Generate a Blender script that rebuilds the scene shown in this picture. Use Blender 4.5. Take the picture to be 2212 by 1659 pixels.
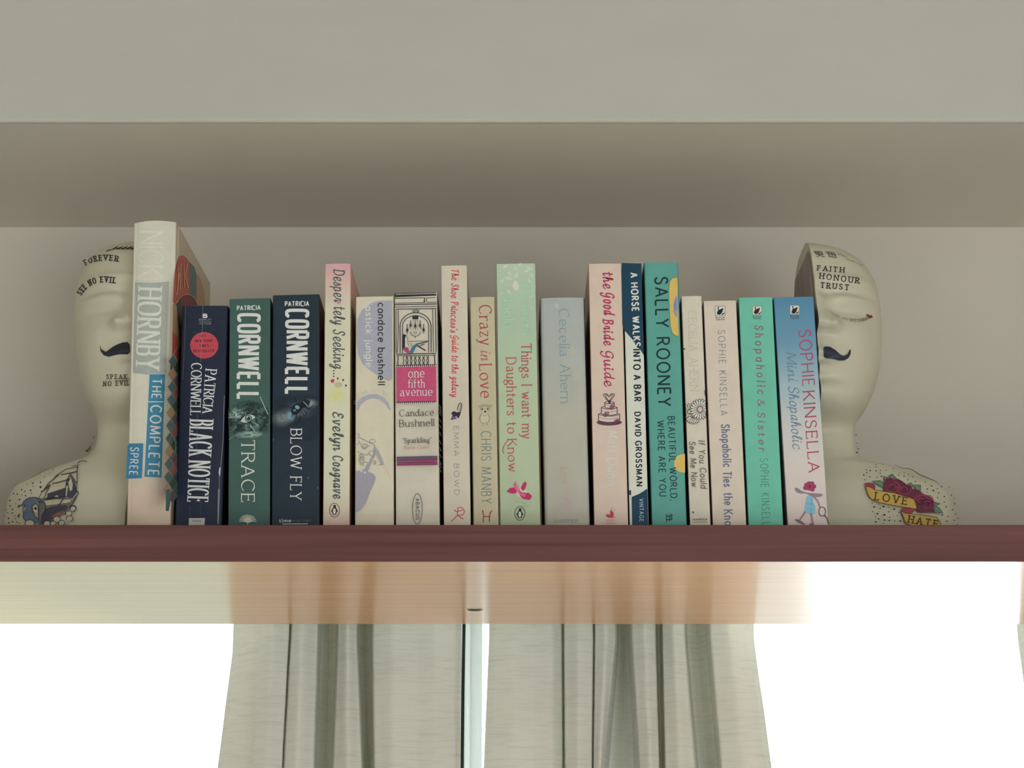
import bpy, bmesh, math, random
import numpy as np
from mathutils import Vector, Matrix
from mathutils.geometry import delaunay_2d_cdt

random.seed(7)
for _o in list(bpy.data.objects):
    bpy.data.objects.remove(_o)
SC = bpy.context.scene
COL = SC.collection
PI = math.pi

# ------------------------------------------------------------------ camera
FPX, PITCH, CAMZ = 4400.0, math.radians(15.15), 1.75
cam_d = bpy.data.cameras.new('camera')
cam_d.sensor_fit = 'HORIZONTAL'; cam_d.sensor_width = 36.0
cam_d.lens = FPX / 2212 * 36.0
cam_d.clip_start = 0.05; cam_d.clip_end = 100
cam = bpy.data.objects.new('camera', cam_d); COL.objects.link(cam)
cam.location = (0, 0, CAMZ)
cam.rotation_euler = (PI / 2 + PITCH, 0, 0)
SC.camera = cam
SC.view_settings.view_transform = 'Standard'
SC.view_settings.look = 'None'
SC.view_settings.gamma = 1.0
SC.view_settings.exposure = 0.12
SC.view_settings.use_curve_mapping = False
try:
    SC.cycles.use_denoising = True
    SC.cycles.max_bounces = 10
except Exception:
    pass

# ------------------------------------------------------------------ daylight
# bright overcast sky outside the window (+Y), the dimmer rest of the room and its daylight behind the viewer (-Y)
W = bpy.data.worlds.new('daylight'); SC.world = W; W.use_nodes = True
nt = W.node_tree; nt.nodes.clear()
def wn(t, **k):
    n = nt.nodes.new(t)
    for a, b in k.items(): setattr(n, a, b)
    return n
tc = wn('ShaderNodeTexCoord'); sep = wn('ShaderNodeSeparateXYZ')
nt.links.new(tc.outputs['Generated'], sep.inputs[0])
def wmap(sock, a, b):
    n = wn('ShaderNodeMapRange', interpolation_type='SMOOTHSTEP')
    n.inputs['From Min'].default_value = a; n.inputs['From Max'].default_value = b
    nt.links.new(sock, n.inputs['Value']); return n.outputs['Result']
def wmix(f, A, B):
    n = wn('ShaderNodeMix', data_type='RGBA')
    nt.links.new(f, n.inputs['Factor'])
    for s, v in (('A', A), ('B', B)):
        i = [q for q in n.inputs if q.name == s and q.type == 'RGBA'][0]
        if isinstance(v, tuple): i.default_value = (*v, 1)
        else: nt.links.new(v, i)
    return [q for q in n.outputs if q.type == 'RGBA'][0]
ground = wmix(wmap(sep.outputs['X'], -0.16, 0.0), (0.72, 1.0, 0.84), (0.66, 0.78, 0.76))   # below-horizon colours added for the underside's reflections: pale green left,
ground = wmix(wmap(sep.outputs['X'], 0.150, 0.157), ground, (8.0, 8.3, 8.5))                 # added strong white to the right, for the bright patch reflected there
outside = wmix(wmap(sep.outputs['Z'], -0.05, 0.03), ground, wmix(wmap(sep.outputs['Z'], 0.12, 0.5), (3.4, 3.5, 3.5), (9.0, 9.2, 9.2)))
room = wmix(wmap(sep.outputs['X'], -0.9, 0.9), (0.29, 0.318, 0.338), (0.345, 0.374, 0.398))
allw = wmix(wmap(sep.outputs['Y'], -0.05, 0.15), room, outside)
bg = wn('ShaderNodeBackground'); out = wn('ShaderNodeOutputWorld')
nt.links.new(allw, bg.inputs['Color']); bg.inputs['Strength'].default_value = 1.0
nt.links.new(bg.outputs[0], out.inputs[0])

def area(name, loc, target, sx, sy, power, color):
    d = bpy.data.lights.new(name, 'AREA'); d.shape = 'RECTANGLE'; d.size = sx; d.size_y = sy
    d.energy = power; d.color = color
    o = bpy.data.objects.new(name, d); COL.objects.link(o)
    o.location = loc
    o.rotation_euler = (Vector(target) - Vector(loc)).to_track_quat('-Z', 'Y').to_euler()
    return o
# added fill lamp behind the viewer, lighting the row from front and right
area('front_fill_light', (1.15, -1.8, 1.3), (0.1, 1.8, 2.3), 1.1, 0.7, 20, (0.96, 1.0, 1.01))

# ------------------------------------------------------------------ photo geometry: ray through a pixel of the 2212x1659 frame
SP, CP = math.sin(PITCH), math.cos(PITCH)
def ray(px, py):
    a, b = (px - 1106) / FPX, (829.5 - py) / FPX
    return (a, CP - b * SP, SP + b * CP)
def at(px, py, Y):                       # the point of the vertical plane y = Y seen at a pixel
    d = ray(px, py); t = Y / d[1]
    return Vector((d[0] * t, Y, CAMZ + d[2] * t))
def at_z(px, py, z):
    d = ray(px, py); t = (z - CAMZ) / d[2]
    return Vector((d[0] * t, d[1] * t, z))

# ------------------------------------------------------------------ materials
KLIT = 0.66
def lin(v):
    v /= 255.0
    return v / 12.92 if v <= 0.04045 else ((v + 0.055) / 1.055) ** 2.4
def C(r, g, b, k=None):
    k = k or KLIT
    return tuple(min(0.9, lin(v) / k) for v in (r, g, b))
MATS = {}
def mat(key, color, rough=0.5, mottle=0.06, scale=40.0, ramp=None, spec=0.4, bump=0.0, stretch=None, coat=0.0):
    """painted / printed / moulded surface: base colour (or a printed ramp up the object) with a fine mottle"""
    k = (key, color, rough, mottle, scale, repr(ramp), bump)
    if k in MATS: return MATS[k]
    m = bpy.data.materials.new(key); m.use_nodes = True
    t = m.node_tree; b = t.nodes['Principled BSDF']
    b.inputs['Roughness'].default_value = rough
    b.inputs['Specular IOR Level'].default_value = spec
    b.inputs['Coat Weight'].default_value = coat
    co = t.nodes.new('ShaderNodeTexCoord')
    mp = t.nodes.new('ShaderNodeMapping')
    if stretch: mp.inputs['Scale'].default_value = stretch
    t.links.new(co.outputs['Object'], mp.inputs[0])
    nz = t.nodes.new('ShaderNodeTexNoise'); nz.inputs['Scale'].default_value = scale
    nz.inputs['Detail'].default_value = 5
    t.links.new(mp.outputs[0], nz.inputs['Vector'])
    mr = t.nodes.new('ShaderNodeMapRange'); mr.inputs['From Min'].default_value = 0.25; mr.inputs['From Max'].default_value = 0.75
    mr.inputs['To Min'].default_value = 1 - mottle; mr.inputs['To Max'].default_value = 1 + mottle
    t.links.new(nz.outputs['Fac'], mr.inputs['Value'])
    mul = t.nodes.new('ShaderNodeVectorMath'); mul.operation = 'SCALE'
    t.links.new(mr.outputs[0], mul.inputs['Scale'])
    if ramp:
        r = t.nodes.new('ShaderNodeValToRGB')
        s = t.nodes.new('ShaderNodeSeparateXYZ')
        t.links.new(co.outputs['Generated'], s.inputs[0]); t.links.new(s.outputs['Z'], r.inputs[0])
        el = r.color_ramp.elements
        while len(el) > 1: el.remove(el[-1])
        el[0].position = ramp[0][0]; el[0].color = (*ramp[0][1], 1)
        for p, c in ramp[1:]:
            e = el.new(p); e.color = (*c, 1)
        t.links.new(r.outputs[0], mul.inputs[0])
    else:
        mul.inputs[0].default_value = color
    t.links.new(mul.outputs[0], b.inputs['Base Color'])
    if bump:
        bp = t.nodes.new('ShaderNodeBump'); bp.inputs['Strength'].default_value = bump; bp.inputs['Distance'].default_value = 0.002
        t.links.new(nz.outputs['Fac'], bp.inputs['Height']); t.links.new(bp.outputs[0], b.inputs['Normal'])
    MATS[k] = m
    return m
def ink_mat(rgb, rough=0.45):
    return mat('ink', C(*rgb), rough, 0.05, 300.0)

# ------------------------------------------------------------------ mesh helpers
class MB:
    def __init__(s): s.v = []; s.f = []; s.m = []; s.mats = []
    def slot(s, m):
        if m not in s.mats: s.mats.append(m)
        return s.mats.index(m)
    def add(s, verts, faces, m):
        k = len(s.v); i = s.slot(m)
        s.v.extend([tuple(q) for q in verts])
        for f in faces:
            s.f.append([k + j for j in f]); s.m.append(i)
    def box(s, x0, x1, y0, y1, z0, z1, m):
        v = [(x, y, z) for z in (z0, z1) for y in (y0, y1) for x in (x0, x1)]
        s.add(v, [(0, 2, 3, 1), (4, 5, 7, 6), (0, 1, 5, 4), (2, 6, 7, 3), (0, 4, 6, 2), (1, 3, 7, 5)], m)
    def build(s, name, parent=None, smooth=False, angle=None):
        me = bpy.data.meshes.new(name)
        me.from_pydata(s.v, [], s.f)
        for m in s.mats: me.materials.append(m)
        me.polygons.foreach_set('material_index', s.m)
        if smooth: me.polygons.foreach_set('use_smooth', [True] * len(s.f))
        me.validate(); me.update()
        o = bpy.data.objects.new(name, me); COL.objects.link(o)
        if parent: o.parent = parent
        return o
def tag(o, label, cat=None, group=None, kind=None):
    if label: o['label'] = label
    if cat: o['category'] = cat
    if group: o['group'] = group
    if kind: o['kind'] = kind
    return o
def empty(name, loc, rot=(0, 0, 0)):
    o = bpy.data.objects.new(name, None); COL.objects.link(o)
    o.empty_display_size = 0.02
    o.location = loc; o.rotation_euler = rot
    return o
def bevel(o, w, seg=2):
    b = o.modifiers.new('bevel', 'BEVEL'); b.width = w; b.segments = seg; b.limit_method = 'ANGLE'
    b.harden_normals = False
    return o
# ------------------------------------------------------------------ the room
YS = 1.62                                   # the plane of the spines
ZSH = at(1106, 1134, 1.585).z               # top of the shelf
ZUN = at(1106, 1213, 1.585).z               # its underside
YSH = 1.585
YW = at_z(1106, 1348, ZUN).y                # the wall the shelf meets
ZSOF = at(1106, 491, YW).z                  # underside of the bulkhead
YBK = at_z(1106, 263, ZSOF).y               # its front face
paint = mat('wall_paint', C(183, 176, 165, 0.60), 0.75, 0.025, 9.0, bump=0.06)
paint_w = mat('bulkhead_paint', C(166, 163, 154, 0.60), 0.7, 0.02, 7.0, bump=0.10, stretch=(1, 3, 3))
def wavy_box(name, x0, x1, y0, y1, z0, z1, m, m2, amp=0.0012):
    """a plastered box whose lower front arris wanders a little, as hand-finished plaster does"""
    mb = MB(); n = 160; rows = []
    rnd = random.Random(3); ph = [(rnd.uniform(4, 60), rnd.uniform(0, 6), rnd.uniform(.3, 1)) for _ in range(9)]
    for i in range(n + 1):
        x = x0 + (x1 - x0) * i / n
        w = amp * sum(a * math.sin(f * x + p) for f, p, a in ph) / 2.5
        r = 0.003
        prof = [(y1, z1), (y0, z1), (y0, z0 + r + w)]
        for k in range(1, 4):
            a = k / 4 * PI / 2
            prof.append((y0 + r - r * math.cos(a), z0 + r + w * (1 - k / 4) - r * math.sin(a)))
        prof += [(y0 + r + 0.002, z0 + w * .1), (y1, z0)]
        rows.append([(x, y, z) for y, z in prof])
    k = len(rows[0])
    v = [p for r in rows for p in r]
    f = [(i * k + j, (i + 1) * k + j, (i + 1) * k + (j + 1) % k, i * k + (j + 1) % k) for i in range(n) for j in range(k)]
    f += [tuple(range(k))[::-1], tuple(n * k + j for j in range(k))]
    mb.add(v, f, m); s2 = mb.slot(m2)
    for q in range(n * k):
        if q % k == k - 2: mb.m[q] = s2
    return mb.build(name, smooth=False)
def struct(o, label, cat):
    return tag(o, label, cat, kind='structure')
XR = 2.4
mb = MB(); mb.box(-XR, XR, YW + .02, YW + 0.30, ZUN + .18, ZSOF, paint); mb.box(-XR, XR, YW, YW + .02, ZUN + .012, ZSOF, paint)
struct(mb.build('wall_back'), 'grey plastered wall behind the row of books, above the window', 'wall')
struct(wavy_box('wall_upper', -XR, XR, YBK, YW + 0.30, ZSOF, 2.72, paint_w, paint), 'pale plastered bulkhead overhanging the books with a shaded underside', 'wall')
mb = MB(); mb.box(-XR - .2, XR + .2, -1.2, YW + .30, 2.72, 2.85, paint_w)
struct(mb.build('ceiling'), 'plain pale ceiling above the bulkhead', 'ceiling')
mb = MB(); mb.box(-XR - .2, XR + .2, -3.4, YW + .30, -0.1, 0.0, mat('floor_boards', C(212, 204, 196), 0.45, 0.12, 5, stretch=(1, 12, 1)))
struct(mb.build('floor'), 'wooden floor of the room', 'floor')
for s, n in ((-1, 'left'), (1, 'right')):
    mb = MB(); mb.box(min(s * XR, s * (XR + .2)), max(s * XR, s * (XR + .2)), -1.2, YW + .30, 0, 2.72, paint)
    struct(mb.build('wall_' + n), 'plain plastered side wall on the %s of the room' % n, 'wall')
XWN = 1.5
mb = MB()
mb.box(-XR, XR, YW, YW + .30, 0, 0.9, paint)
mb.box(-XR, -XWN, YW, YW + .30, 0.9, ZUN + .012, paint); mb.box(XWN, XR, YW, YW + .30, 0.9, ZUN + .012, paint)
struct(mb.build('wall_lower'), 'wall under and beside the window below the shelf', 'wall')

# ------------------------------------------------------------------ window: white frame, two lights, one central mullion
white = mat('white_frame_paint', (0.72, 0.74, 0.73), 0.4, 0.02, 20)
YF = YW + 0.20
xm = at(1030, 1500, YF).x
win = empty('window_1', (xm, YF, 0.9))
def wbox(mb, x0, x1, y0, y1, z0, z1, m): mb.box(x0 - xm, x1 - xm, y0, y1, z0 - .9, z1 - .9, m)
mb = MB(); t = .045; ZHD = ZUN + .18
wbox(mb, -XWN, XWN, -.03, .03, ZHD - t, ZHD, white); wbox(mb, -XWN, XWN, -.03, .03, .9, .9 + t, white)
wbox(mb, -XWN, -XWN + t, -.03, .03, .9 + t, ZHD - t, white); wbox(mb, XWN - t, XWN, -.03, .03, .9 + t, ZHD - t, white)
ZUF = ZHD - t
bevel(mb.build('window_frame', win), .004)
mb = MB()
wbox(mb, xm - .021, xm + .006, -.035, .03, .9 + t, ZUF, white)
wbox(mb, xm - .011, xm - .006, -.043, -.033, .9 + t, ZUF, white)
bevel(mb.build('mullion', win), .003)
gl = bpy.data.materials.new('window_glass'); gl.use_nodes = True
t_ = gl.node_tree; t_.nodes.clear()
o_ = t_.nodes.new('ShaderNodeOutputMaterial'); mx = t_.nodes.new('ShaderNodeMixShader'); tr = t_.nodes.new('ShaderNodeBsdfTransparent')
gs = t_.nodes.new('ShaderNodeBsdfGlossy'); gs.inputs['Roughness'].default_value = 0.0; fr = t_.nodes.new('ShaderNodeFresnel'); fr.inputs['IOR'].default_value = 1.45
tr.inputs[0].default_value = (.96, .98, .97, 1)
t_.links.new(fr.outputs[0], mx.inputs[0]); t_.links.new(tr.outputs[0], mx.inputs[1]); t_.links.new(gs.outputs[0], mx.inputs[2]); t_.links.new(mx.outputs[0], o_.inputs[0])
for x0, x1 in ((-XWN + .045, xm - .021), (xm, XWN - .045)):
    mb = MB(); wbox(mb, x0, x1, -.002, .002, .9 + t, ZUF, gl); mb.build('glass_pane', win)
tag(win, 'white framed window glowing with daylight below the shelf', 'window', kind='structure')
mb = MB(); mb.box(-XWN - .03, XWN + .03, YW - .06, YW + .17, .87, .9, white)
struct(bevel(mb.build('trim_1'), .004), 'white window sill under the curtained window', 'window sill')

# ------------------------------------------------------------------ the shelf
def wood(name, a, b, rough, scale, spec, coat=0.0):
    m = bpy.data.materials.new(name); m.use_nodes = True; t = m.node_tree; bs = t.nodes['Principled BSDF']
    co = t.nodes.new('ShaderNodeTexCoord'); mp = t.nodes.new('ShaderNodeMapping'); mp.inputs['Scale'].default_value = scale
    t.links.new(co.outputs['Object'], mp.inputs[0])
    nz = t.nodes.new('ShaderNodeTexNoise'); nz.inputs['Scale'].default_value = 1; nz.inputs['Detail'].default_value = 7; nz.inputs['Distortion'].default_value = .6
    t.links.new(mp.outputs[0], nz.inputs['Vector'])
    r = t.nodes.new('ShaderNodeValToRGB'); r.color_ramp.elements[0].position = .32; r.color_ramp.elements[1].position = .7
    r.color_ramp.elements[0].color = (*a, 1); r.color_ramp.elements[1].color = (*b, 1)
    t.links.new(nz.outputs['Fac'], r.inputs[0]); t.links.new(r.outputs[0], bs.inputs['Base Color'])
    bs.inputs['Roughness'].default_value = rough; bs.inputs['Specular IOR Level'].default_value = spec; bs.inputs['Coat Weight'].default_value = coat
    return m
XSL = 1.35
mahog = wood('mahogany_laminate', C(80, 46, 45), C(106, 66, 62), .38, (1.6, 40, 110), .35)
beech = wood('pale_wood_laminate', (.90, .47, .25), (.96, .55, .31), .18, (3, 130, 130), .5)
shelf = empty('shelf', (0, YSH, ZUN))
mb = MB(); mb.box(-XSL, XSL, .0015, YW - YSH, 0.0, ZSH - ZUN, beech)
mb.build('board', shelf)
mb = MB(); mb.box(-XSL, XSL, 0, .0015, 0, ZSH - ZUN, mahog)
tag(bevel(mb.build('edge_strip', shelf), .0006, 2), 'dark red mahogany front edge')
mb = MB(); mb.box(-XSL, XSL, .0017, YW - YSH, ZSH - ZUN, ZSH - ZUN + .0003, mahog)
tag(mb.build('top_laminate', shelf), 'dark red top surface')
hp = at_z(1025, 1317, ZUN)
mb = MB(); n = 32
metal = mat('bright_steel', (.62, .6, .56), .25, .03, 50)
bs_ = metal.node_tree.nodes['Principled BSDF']; bs_.inputs['Metallic'].default_value = 1
dark = mat('dark_bore', (.02, .014, .012), .6, .1, 50)
def lathe_ring(mb, prof, m, n=36):
    v = []; f = []
    for i in range(n):
        a = 2 * PI * i / n
        for r, z in prof: v.append((r * math.cos(a), r * math.sin(a), z))
    k = len(prof)
    for i in range(n):
        for j in range(k - 1):
            f.append((i * k + j, i * k + j + 1, ((i + 1) % n) * k + j + 1, ((i + 1) % n) * k + j))
    mb.add(v, f, m)
lathe_ring(mb, [(.0074, 0), (.0073, -.0004), (.0068, -.0005), (.0062, -.0003), (.0061, -.0001)], metal)
fit = mb.build('screw_fitting', shelf, smooth=True); fit.location = (hp.x, hp.y - YSH, 0)
mb = MB(); lathe_ring(mb, [(.0063, -.0002), (.003, -.0003), (.0001, -.0003)], dark); b_ = mb.build('hole_shade_disc', fit)  # flat dark disc: the shade inside the screw hole put in as colour
tag(fit, 'bright metal rim of the screw hole under the shelf')
tag(shelf, 'long wooden shelf with mahogany front edge and pale shiny underside, carrying the books', 'shelf')

# ------------------------------------------------------------------ curtains
def fabric():
    m = bpy.data.materials.new('curtain_linen'); m.use_nodes = True; t = m.node_tree; t.nodes.clear()
    o = t.nodes.new('ShaderNodeOutputMaterial'); mx = t.nodes.new('ShaderNodeMixShader'); mx.inputs[0].default_value = .20
    d = t.nodes.new('ShaderNodeBsdfDiffuse'); tl = t.nodes.new('ShaderNodeBsdfTranslucent')
    co = t.nodes.new('ShaderNodeTexCoord'); mp = t.nodes.new('ShaderNodeMapping'); mp.inputs['Scale'].default_value = (28, 28, 520)
    t.links.new(co.outputs['Object'], mp.inputs[0])
    nz = t.nodes.new('ShaderNodeTexNoise'); nz.inputs['Scale'].default_value = 1; nz.inputs['Detail'].default_value = 4; nz.inputs['Distortion'].default_value = .5
    t.links.new(mp.outputs[0], nz.inputs['Vector'])
    r = t.nodes.new('ShaderNodeValToRGB'); r.color_ramp.elements[0].position = .30; r.color_ramp.elements[1].position = .52
    r.color_ramp.elements[0].color = (.76, .79, .74, 1); r.color_ramp.elements[1].color = (.87, .90, .85, 1)
    t.links.new(nz.outputs['Fac'], r.inputs[0])
    t.links.new(r.outputs[0], d.inputs[0]); tl.inputs[0].default_value = (.72, .66, .55, 1)
    bp = t.nodes.new('ShaderNodeBump'); bp.inputs['Strength'].default_value = .25; bp.inputs['Distance'].default_value = .0008
    t.links.new(nz.outputs['Fac'], bp.inputs['Height']); t.links.new(bp.outputs[0], d.inputs['Normal'])
    t.links.new(d.outputs[0], mx.inputs[1]); t.links.new(tl.outputs[0], mx.inputs[2]); t.links.new(mx.outputs[0], o.inputs[0])
    return m
linen = fabric()
YC = YW + 0.075
ZTOP, ZREF = ZUN - .002, at(1106, 1659, YC).z
def curtain(name, folds, label):
    """folds: (x pixel at the top edge, x pixel at the frame's lower edge, depth in mm towards the window); the cloth
    runs through them as one draped sheet, spreading a little as it falls to the sill"""
    folds = [(a, b, (c * 1.7 if c > 25 else c) / 1000) for a, b, c in folds]
    P = [(at(a, 1350, YC + c).x, at(b, 1659, YC + c).x, c) for a, b, c in folds]
    T = np.arange(len(P)); U = np.linspace(0, len(P) - 1, (len(P) - 1) * 14 + 1)
    def pch(vals):
        out = []
        for u in U:
            i = min(int(u), len(P) - 2); f = u - i
            f2 = f * f * (3 - 2 * f) * .55 + f * .45
            out.append(vals[i] + (vals[i + 1] - vals[i]) * f2)
        return np.array(out)
    xt, xb = (np.interp(U, T, [p[i] for p in P]) for i in (0, 1))
    dp = pch([p[2] for p in P])
    k = np.array([.25, .5, .25])
    for _ in range(1): dp = np.concatenate([dp[:1], np.convolve(dp, k, 'valid'), dp[-1:]])
    zs = np.concatenate([[ZTOP + .14, ZTOP + .07], np.linspace(ZTOP, ZREF - .05, 26), np.linspace(ZREF - .1, .93, 16)])
    xc = xt.mean(); v = []; n = len(U)
    for z in zs:
        s = max(0, (ZTOP - z) / (ZTOP - ZREF)); s = s if s < 1.3 else 1.3 + .5 * (1 - math.exp(-(s - 1.3) / 3))
        for j in range(n):
            w = .0012 * math.sin(z * 31 + xt[j] * 60) + .0008 * math.sin(z * 80 - xt[j] * 33)
            v.append((xt[j] + (xb[j] - xt[j]) * s - xc, dp[j] + w, z - ZTOP))
    f = [(i * n + j, (i + 1) * n + j, (i + 1) * n + j + 1, i * n + j + 1) for i in range(len(zs) - 1) for j in range(n - 1)]
    mb = MB(); mb.add(v, f, linen)
    o = mb.build(name, smooth=True); o.location = (xc, YC, ZTOP)
    so = o.modifiers.new('cloth', 'SOLIDIFY'); so.thickness = .0012; so.offset = 1
    return tag(o, label, 'curtain', 'linen curtains at the window')
cur = curtain('curtain', [(506, 471, 60), (522, 487, 48), (545, 512, 40), (562, 545, 36), (567, 550, 2), (590, 575, -6), (622, 606, 2), (628, 611, 40), (633, 616, 6), (655, 640, -4),
    (684, 675, 8), (692, 682, 38), (712, 705, 55), (728, 716, 46), (735, 724, 14), (752, 752, -2), (768, 779, 8), (775, 785, 34), (790, 797, 52), (803, 806, 40), (810, 812, 8),
    (850, 850, -4), (900, 900, 3), (940, 940, -2), (975, 975, 2), (997, 997, 6)], 'cream linen curtain with a dark cord down its inner edge, under the shelf')
curtain('curtain', [(1058, 1046, 8), (1072, 1062, 2), (1110, 1105, -4), (1150, 1150, 2), (1190, 1190, -2), (1210, 1212, 10), (1216, 1218, 40), (1222, 1224, 2), (1250, 1250, -8), (1277, 1275, 0),
    (1283, 1280, 34), (1288, 1285, 2), (1308, 1295, -5), (1326, 1300, 8), (1334, 1312, 36), (1346, 1345, 46), (1358, 1372, 34), (1368, 1385, 2), (1392, 1405, -6), (1412, 1420, 4), (1418, 1425, 55),
    (1427, 1432, 50), (1434, 1440, 6), (1455, 1470, -5), (1474, 1498, 4), (1482, 1508, 36), (1505, 1530, 42), (1526, 1553, 30), (1536, 1562, 4), (1575, 1606, -4), (1612, 1648, 3), (1626, 1665, 22)],
    'cream linen curtain gathered right of the bright gap between the two curtains')
curtain('curtain', [(2199, 2236, 20), (2215, 2252, 0), (2240, 2280, -6), (2255, 2300, 30), (2280, 2320, 0), (2330, 2370, -5), (2350, 2390, 34), (2400, 2440, 0)], 'sliver of curtain at the far right edge of the bright window')
mb = MB(); n = 12; v = []; f = []
pts = [(1000.5, 1345), (999.5, 1400), (998, 1500), (997, 1600), (996.5, 1659)]
zz = []
for i in range(181):
    py = 1290 + i * 9
    x = np.interp(py, [p[1] for p in pts], [p[0] for p in pts])
    q = at(x + 2, py, YC - .014); zz.append(q)
q0 = zz[0]
for q in zz:
    for k in range(n):
        a = 2 * PI * k / n; v.append((q.x - q0.x + .0016 * math.cos(a), .0016 * math.sin(a), q.z - q0.z))
for i in range(180):
    for k in range(n): f.append((i * n + k, i * n + (k + 1) % n, (i + 1) * n + (k + 1) % n, (i + 1) * n + k))
mb.add(v, f, mat('dark_green_cord', (.010, .022, .020), .6, .1, 200))
o = mb.build('cord', cur, smooth=True); o.location = q0 - cur.location
tag(o, 'thin dark green draw cord at the inner edge')
# ------------------------------------------------------------------ lettering: skeleton letters (cap height 1, baseline 0) drawn with a pen
UP = {
'A': (.74, 'M0 0L.37 1L.74 0;M.13 .34L.61 .34'), 'B': (.58, 'M0 0L0 1;M0 1L.28 1E.28 .77 .25 .23 90 -90L0 .54;M.1 .54L.3 .54E.3 .27 .28 .27 90 -90L0 0'),
'C': (.74, 'E.42 .5 .42 .5 42 318'), 'D': (.7, 'M0 0L0 1;M0 1L.25 1E.25 .5 .45 .5 90 -90L0 0'), 'E': (.5, 'M0 0L0 1;M0 1L.49 1;M0 .53L.42 .53;M0 0L.52 0'),
'F': (.48, 'M0 0L0 1;M0 1L.48 1;M0 .52L.4 .52'), 'G': (.78, 'E.42 .5 .42 .5 42 322;M.76 .16L.76 .46;M.5 .46L.76 .46'), 'H': (.68, 'M0 0L0 1;M.68 0L.68 1;M0 .52L.68 .52'),
'I': (.02, 'M.01 0L.01 1'), 'J': (.34, 'M.34 1L.34 .22E.14 .22 .2 .22 0 -130'), 'K': (.62, 'M0 0L0 1;M.6 1L.02 .42;M.2 .6L.64 0'), 'L': (.48, 'M0 0L0 1;M0 0L.48 0'),
'M': (.86, 'M0 0L.07 1L.43 .1L.79 1L.86 0'), 'N': (.7, 'M0 0L0 1L.7 0L.7 1'), 'O': (.84, 'E.42 .5 .42 .5 90 450'), 'P': (.56, 'M0 0L0 1;M0 1L.28 1E.28 .74 .28 .26 90 -90L0 .48'),
'Q': (.84, 'E.42 .5 .42 .5 90 450;M.5 .2L.82 -.08'), 'R': (.62, 'M0 0L0 1;M0 1L.28 1E.28 .75 .27 .25 90 -90L0 .5;M.26 .5L.62 0'),
'S': (.54, 'M.5 .83C.45 .95 .37 1 .27 1C.12 1 .03 .9 .03 .77C.03 .62 .15 .57 .28 .52C.42 .47 .53 .41 .53 .26C.53 .1 .42 0 .27 0C.14 0 .05 .06 0 .19'),
'T': (.66, 'M.33 0L.33 1;M0 1L.66 1'), 'U': (.66, 'M0 1L0 .32E.33 .32 .33 .32 180 360L.66 1'), 'V': (.7, 'M0 1L.35 0L.7 1'), 'W': (1.04, 'M0 1L.26 0L.52 .9L.78 0L1.04 1'),
'X': (.66, 'M0 1L.66 0;M.66 1L0 0'), 'Y': (.66, 'M0 1L.33 .48L.66 1;M.33 .48L.33 0'), 'Z': (.6, 'M0 1L.6 1L0 0L.62 0'),
'&': (.72, 'M.7 0L.16 .7C.1 .8 .16 1 .32 1C.48 1 .5 .78 .38 .66C.24 .54 0 .46 0 .24C0 .08 .12 0 .28 0C.48 0 .6 .16 .68 .42'),
'1': (.2, 'M0 .8L.18 1L.18 0'), '#': (.6, 'M.2 0L.3 1;M.4 0L.5 1;M.05 .32L.58 .32;M.08 .68L.6 .68'),
'.': (.04, 'D.02 .03'), ',': (.06, 'M.05 .06L0 -.14'), "'": (.04, 'M.03 1L.01 .78'), '!': (.04, 'M.02 1L.02 .3;D.02 .03'), '-': (.3, 'M0 .4L.3 .4'),
}
LO = {
'a': (.52, 'E.27 .32 .27 .32 20 380;M.53 .64L.53 0'), 'b': (.54, 'M0 1L0 0;E.27 .32 .27 .32 -160 200'), 'c': (.47, 'E.28 .32 .28 .32 48 312'),
'd': (.54, 'E.27 .32 .27 .32 20 380;M.54 1L.54 0'), 'e': (.53, 'M.01 .33L.53 .33E.27 .32 .27 .32 3 318'), 'f': (.32, 'M.12 0L.12 .8E.29 .8 .17 .2 180 65;M0 .62L.3 .62'),
'g': (.53, 'E.27 .32 .27 .32 20 380;M.53 .64L.53 -.06E.27 -.06 .26 .24 0 -145'), 'h': (.46, 'M0 1L0 0;M0 .34E.23 .4 .23 .24 180 0L.46 0'), 'i': (.02, 'M.01 .64L.01 0;D.01 .9'),
'j': (.16, 'M.14 .64L.14 -.1E.02 -.1 .12 .2 0 -110;D.14 .9'), 'k': (.42, 'M0 1L0 0;M.4 .64L.02 .25;M.14 .37L.43 0'), 'l': (.02, 'M.01 1L.01 0'),
'm': (.84, 'M0 .64L0 0;M0 .36E.21 .41 .21 .23 180 0L.42 0;M.42 .36E.63 .41 .21 .23 180 0L.84 0'), 'n': (.46, 'M0 .64L0 0;M0 .34E.23 .4 .23 .24 180 0L.46 0'),
'o': (.58, 'E.29 .32 .29 .32 90 450'), 'p': (.54, 'M0 .64L0 -.3;E.27 .32 .27 .32 -160 200'), 'q': (.54, 'E.27 .32 .27 .32 20 380;M.54 .64L.54 -.3'),
'r': (.3, 'M0 .64L0 0;M0 .34E.24 .38 .24 .26 180 62'), 's': (.4, 'M.37 .53C.33 .61 .27 .64 .2 .64C.09 .64 .03 .57 .03 .49C.03 .39 .12 .36 .21 .33C.31 .3 .39 .26 .39 .17C.39 .06 .3 0 .2 0C.1 0 .03 .05 0 .13'),
't': (.32, 'M.13 .9L.13 .16E.27 .16 .14 .16 180 300;M0 .62L.3 .62'), 'u': (.46, 'M0 .64L0 .24E.23 .24 .23 .24 180 360;M.46 .64L.46 0'), 'v': (.46, 'M0 .64L.23 0L.46 .64'),
'w': (.72, 'M0 .64L.18 0L.36 .58L.54 0L.72 .64'), 'x': (.44, 'M0 .64L.44 0;M.44 .64L0 0'), 'y': (.48, 'M0 .64L.25 0;M.48 .64L.2 -.14C.15 -.27 .08 -.3 0 -.28'), 'z': (.42, 'M0 .64L.42 .64L0 0L.43 0'),
}
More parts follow.
